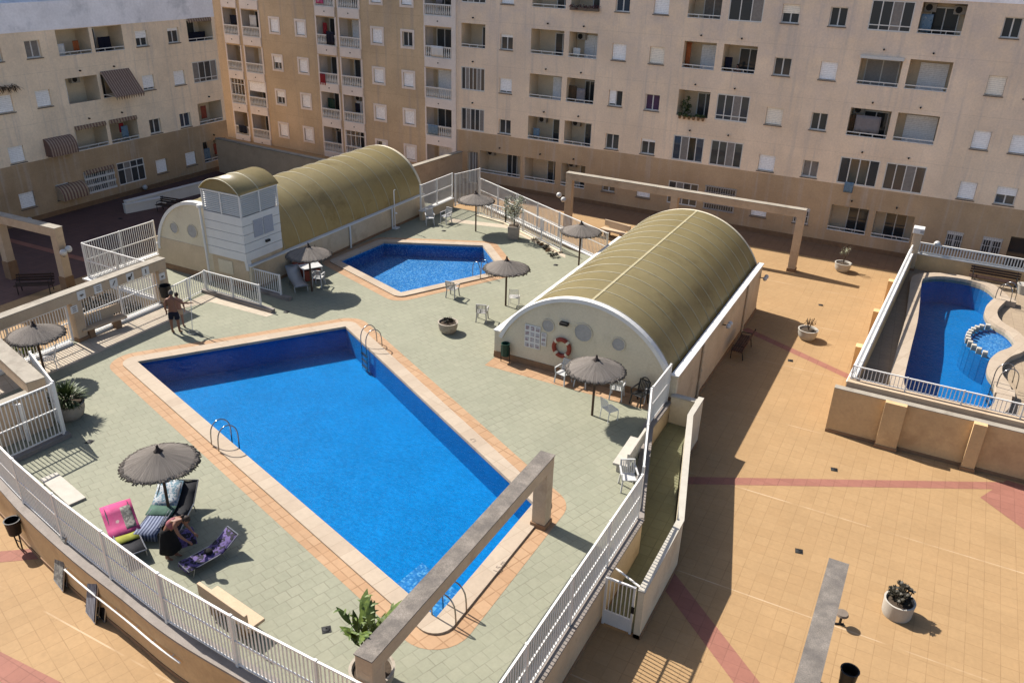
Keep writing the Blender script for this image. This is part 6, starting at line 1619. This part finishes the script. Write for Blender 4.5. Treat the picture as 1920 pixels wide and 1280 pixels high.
def head(par, skin_i, c, face, hair, m='skin', tilt=0):
    """skull with nose, ears, eyes and mouth, and a cap of hair"""
    f = Vector(face).normalized(); s_ = Vector((-f.y, f.x, 0)).normalized(); u = s_.cross(f) * -1; u = f.cross(s_) * 1; u = Vector((0, 0, 1)) if abs(u.z) < .1 else (u if u.z > 0 else -u)
    def P(a, b, c_): return Vector(c) + f * a + s_ * b + u * c_
    mb = MB()
    o = len(mb.v)
    for i in range(13):
        t = math.pi * i / 12
        for k in range(18):
            a = 2 * math.pi * k / 18; x, y, z = math.sin(t) * math.cos(a), math.sin(t) * math.sin(a), math.cos(t)
            jaw = 1 - .22 * max(0, -z); mb.v.append(P(x * .098 * jaw + (.012 if z < -.2 and x > 0 else 0), y * .078 * jaw, z * .118))
    for i in range(12):
        for k in range(18): mb.f.append([i * 18 + k, (i + 1) * 18 + k, (i + 1) * 18 + (k + 1) % 18, i * 18 + (k + 1) % 18]); mb.mi.append(0)
    mb.add([P(.092, -.014, -.03), P(.092, .014, -.03), P(.122, 0, -.028), P(.096, 0, .018)], [(0, 2, 3), (2, 1, 3), (0, 1, 2)])
    for y in (-.08, .08): mb.ball(P(-.002, y, -.005), .03, 8, 6, (.5, .4, .9))
    h = mb.build('head', m, par, smooth=True, world=False)
    e = MB()
    for y in (-.032, .032): e.ball(P(.086, y, .012), .0115, 8, 6)
    e.build('eyes', 'iron', h, world=False)
    mo = MB(); mo.tube([P(.092, -.024, -.062), P(.099, 0, -.064), P(.092, .024, -.062)], .005, 5); mo.build('mouth', 'pinktop', h, world=False)
    hr = MB(); o = 0
    for i in range(9):
        t = math.pi * .60 * i / 8
        for k in range(18):
            a = 2 * math.pi * k / 18; x, y, z = math.sin(t) * math.cos(a), math.sin(t) * math.sin(a), math.cos(t)
            if x > .35 and z < .42: z = .42
            j = random.uniform(.98, 1.05); hr.v.append(P(x * .104 * j - .008, y * .086 * j, z * .126 * j))
    for i in range(8):
        for k in range(18): hr.f.append([i * 18 + k, (i + 1) * 18 + k, (i + 1) * 18 + (k + 1) % 18, i * 18 + (k + 1) % 18]); hr.mi.append(0)
    hr.build('hair', hair, h, smooth=True, world=False)
    return h
# --- man with the net pole, back to the camera. local frame: faces +y, right hand +x
MAN_S = 1.07
man = proto('person', 'man in dark navy swim shorts with his back turned, holding a pool net pole', 'person')
S = Skel()
pv = S.a((0, 0, .93), (.145, .105)); wa = S.a((0, .0, 1.08), (.15, .10), pv); chs = S.a((0, .01, 1.28), (.165, .11), wa); ub = S.a((0, 0, 1.42), (.12, .085), chs); nk = S.a((.01, .015, 1.53), .055, ub); S.a((.015, .03, 1.60), .05, nk)
for s_ in (-1, 1):
    hip = S.a((s_ * .095, 0, .86), .095, pv); kn = S.a((s_ * .125, .02 if s_ > 0 else -.03, .48), .062, hip); cf = S.a((s_ * .13, -.015, .36), .055, kn); an_ = S.a((s_ * .135, -.01, .085), .037, cf); S.a((s_ * .14, -.03, .03), .032, an_); ft_ = S.a((s_ * .15, .1, .025), (.04, .024), an_); S.a((s_ * .155, .17, .02), (.036, .018), ft_)
shl = S.a((-.19, 0, 1.40), .062, ub); el = S.a((-.27, -.02, 1.13), .045, shl); fo = S.a((-.275, .02, 1.0), .04, el); wl0 = S.a((-.27, .06, .88), .028, fo); S.hand(wl0, (0, .2, -1), (1, 0, 0), 1, .4)
shr = S.a((.19, .01, 1.40), .062, ub); er = S.a((.36, .13, 1.20), .045, shr); fo = S.a((.46, .2, 1.17), .04, er); wr0 = S.a((.57, .27, 1.14), .028, fo); S.hand(wr0, (.8, .4, 0), (0, 0, 1), -1, 1.0)
skinned('body', S.n, S.e, 'skin', man)
S2 = Skel(); a = S2.a((0, 0, .985), (.158, .122)); b = S2.a((0, 0, .9), (.165, .125), a)
for s_ in (-1, 1): h = S2.a((s_ * .1, 0, .80), .112, b); S2.a((s_ * .12, .0, .56), .108, h)
skinned('swim_shorts', S2.n, S2.e, 'navy', man)
head(man, 0, (.02, .035, 1.655), (.25, 1, -.18), 'hairgrey')
mp_ = at(331, 624, D); place(man, mp_, R(32), None, MAN_S)
fr_ = proto('person', 'second bather in tan shorts standing close behind the man with the net pole', 'person')
S = Skel(); pv = S.a((0, 0, .88), (.13, .1)); wa = S.a((0, .0, 1.03), (.13, .09), pv); chs = S.a((0, .01, 1.2), (.145, .1), wa); ub = S.a((0, 0, 1.34), (.105, .08), chs); nk = S.a((0, .015, 1.45), .05, ub); S.a((0, .03, 1.52), .046, nk)
for s_ in (-1, 1):
    hip = S.a((s_ * .085, 0, .81), .085, pv); kn = S.a((s_ * .1, .02, .45), .057, hip); cf = S.a((s_ * .105, -.015, .34), .05, kn); an_ = S.a((s_ * .11, -.01, .08), .034, cf); S.a((s_ * .11, -.03, .03), .03, an_); f_ = S.a((s_ * .12, .1, .025), (.038, .022), an_); S.a((s_ * .125, .165, .02), (.034, .017), f_)
    sh_ = S.a((s_ * .175, 0, 1.32), .056, ub); el = S.a((s_ * .24, .0, 1.06), .041, sh_); fo = S.a((s_ * .245, .03, .95), .036, el); wr = S.a((s_ * .24, .07, .84), .026, fo); S.hand(wr, (0, .2, -1), (s_, 0, 0), s_, .5)
skinned('body', S.n, S.e, 'skinlight', fr_)
S2 = Skel(); a = S2.a((0, 0, .93), (.142, .115)); b = S2.a((0, 0, .86), (.15, .118), a)
for s_ in (-1, 1): h = S2.a((s_ * .09, 0, .77), .1, b); S2.a((s_ * .1, .0, .6), .098, h)
skinned('shorts', S2.n, S2.e, 'pergola', fr_)
head(fr_, 0, (0, .035, 1.57), (.1, 1, -.1), 'hairdark', 'skinlight')
place(fr_, at(340, 613, D), R(40), None, .93)
npole = thing('pool_net', 'long pale pole with net held upright by the man in navy shorts', 'pool net', mp_)
hnd = Matrix.Rotation(R(32), 3, 'Z') @ Vector((.66, .31, 1.14)) + mp_
ft2 = at(361, 621, D) + Vector((0, 0, .06))
dirp = (hnd - ft2).normalized()
MB().tube([ft2, ft2 + dirp * 2.25], .014, 7).build('pole', 'whitemetal', npole)
mb = MB(); mb.tube([ft2 + Vector((-.05, -.1, 0)), ft2 + Vector((.1, -.3, -.03)), ft2 + Vector((.35, -.25, -.03)), ft2 + Vector((.36, .05, -.03)), ft2 + Vector((.05, .02, 0))], .014, 6, closed=True); mb.build('net_rim', 'alu', npole)
hs = thing('hose', 'thin dark hose running from the net towards the big pool', 'hose', ft2)
MB().tube(smooth_path([ft2 + Vector((.3, -.1, -.045)), at(385, 632, D + .014), at(400, 640, D + .014), at(418, 646, D + .014)], 5), .013, 6).build('line', 'iron', hs)
# --- woman bending over the sunbed; faces +x
wo = proto('person', 'woman in a long black skirt and pinkish top bending over a sunbed', 'person')
S = Skel()
pv = S.a((0, 0, .88), (.13, .15)); wa = S.a((.09, 0, 1.05), (.105, .125), pv); chs = S.a((.25, 0, 1.20), (.11, .14), wa); ub = S.a((.36, 0, 1.27), (.085, .11), chs); nk = S.a((.45, 0, 1.30), .05, ub); S.a((.51, 0, 1.315), .046, nk)
for s_ in (-1, 1):
    hip = S.a((-.01, s_ * .09, .80), .095, pv); kn = S.a((.03 + .05 * s_, s_ * .09, .46), .06, hip); cf = S.a((.0 + .06 * s_, s_ * .09, .33), .052, kn); an_ = S.a((.0 + .08 * s_, s_ * .09, .08), .035, cf); S.a((-.03 + .08 * s_, s_ * .09, .03), .03, an_); f_ = S.a((.1 + .08 * s_, s_ * .095, .024), (.036, .022), an_); S.a((.17 + .08 * s_, s_ * .10, .02), (.033, .016), f_)
    sh_ = S.a((.34, s_ * .165, 1.24), .055, ub); el = S.a((.45, s_ * .21, .98), .04, sh_); fo = S.a((.53, s_ * .2, .88), .036, el); wr = S.a((.64, s_ * .17, .76), .025, fo); S.hand(wr, (.8, 0, -.6), (.5, 0, .8), s_, .7)
skinned('body', S.n, S.e, 'skin', wo)
S2 = Skel(); a = S2.a((.07, 0, 1.03), (.118, .138)); b = S2.a((.17, 0, 1.14), (.125, .15), a); c = S2.a((.29, 0, 1.225), (.122, .15), b); S2.a((.36, 0, 1.265), (.09, .125), c)
skinned('top', S2.n, S2.e, 'pinktop', wo)
mb = MB(); pr = [(.155, 1.02, .04), (.18, .9, .0), (.21, .75, 0), (.25, .5, .01), (.29, .3, .015)]
vs = []; n = 24
for r, z, dx in pr:
    for k in range(n):
        a = 2 * math.pi * k / n; rr = r * (1 + (.07 * math.sin(5 * a) if z < .8 else 0)); vs.append((dx + rr * math.cos(a) * .92, rr * math.sin(a), z))
mb.add(vs, [(i * n + k, i * n + (k + 1) % n, (i + 1) * n + (k + 1) % n, (i + 1) * n + k) for i in range(len(pr) - 1) for k in range(n)]); mb.build('skirt', 'black', wo, smooth=True, world=False, solid=.012)
h = head(wo, 0, (.60, 0, 1.33), (.75, 0, -.66), 'hairdark')
MB().ball((.52, 0, 1.43), .05, 10, 7).build('hair_bun', 'hairdark', h, world=False, smooth=True)
place(wo, at(322, 1045, D), R(22))
# --- person sitting on a balcony
sit = proto('person', 'bare armed person in a pink top sitting on a balcony of the right block', 'person')
S = Skel(); pv = S.a((0, 0, .48), (.14, .12)); ch_ = S.a((0, -.03, .8), (.14, .1), pv); ub = S.a((0, -.02, .95), (.11, .08), ch_); nk = S.a((0, 0, 1.05), .05, ub); S.a((0, .01, 1.1), .045, nk)
for s_ in (-1, 1):
    hp = S.a((s_ * .1, .08, .47), .085, pv); kn = S.a((s_ * .13, .45, .46), .06, hp); an_ = S.a((s_ * .13, .44, .08), .036, kn); S.a((s_ * .13, .56, .03), .03, an_)
    sh_ = S.a((s_ * .18, -.01, .93), .055, ub); el = S.a((s_ * .24, .05, .68), .042, sh_); wr = S.a((s_ * .17, .25, .58), .027, el); S.hand(wr, (0, 1, -.2), (0, 0, 1), s_, .6)
skinned('body', S.n, S.e, 'skinlight', sit)
S2 = Skel(); a = S2.a((0, 0, .52), (.155, .13)); b = S2.a((0, -.03, .8), (.153, .112), a); S2.a((0, -.02, .93), (.122, .09), b); skinned('top', S2.n, S2.e, 'pinktop', sit)
head(sit, 0, (0, .02, 1.17), (.4, 1, 0), 'hairdark', 'skinlight')
q = F.p(-12.35, Z[3] - .87, -.6); place(sit, q, R(160))
cst = dup(ch); place(cst, q + Vector((0, .05, .02)), R(-20), 'white plastic chair under the person on the balcony'); del cst['group']

# ------------------------------------------------------------------ light
SUN = Vector((.97, -.16, -1.0)).normalized()          # the way the light travels
el_ = math.asin(-SUN.z); az = math.atan2(-SUN.x, -SUN.y)   # from north (+y) clockwise
w = bpy.data.worlds.new("World"); SC.world = w; w.use_nodes = True
nt = w.node_tree; bgn = nt.nodes['Background']
sky = nt.nodes.new('ShaderNodeTexSky'); sky.sky_type = 'NISHITA'; sky.sun_disc = False; sky.sun_elevation = el_; sky.sun_rotation = az
sky.air_density = .8; sky.dust_density = 1.6; sky.ozone_density = 1.0
nt.links.new(sky.outputs[0], bgn.inputs[0]); bgn.inputs[1].default_value = .07
sd = bpy.data.lights.new('sun', 'SUN'); sd.energy = 3.6; sd.angle = R(.53); sd.color = (1, .95, .88)
so = bpy.data.objects.new('sun', sd); COL.objects.link(so); so.rotation_euler = SUN.to_track_quat('-Z', 'Y').to_euler(); so.location = (-20, 20, 40)
SC.view_settings.view_transform = 'Standard'; SC.view_settings.look = 'None'; SC.view_settings.gamma = 1; SC.view_settings.exposure = 1.44
SC.render.engine = 'CYCLES'
SC.cycles.max_bounces = 8; SC.cycles.transparent_max_bounces = 12
SC.render.resolution_x = 1024; SC.render.resolution_y = 682
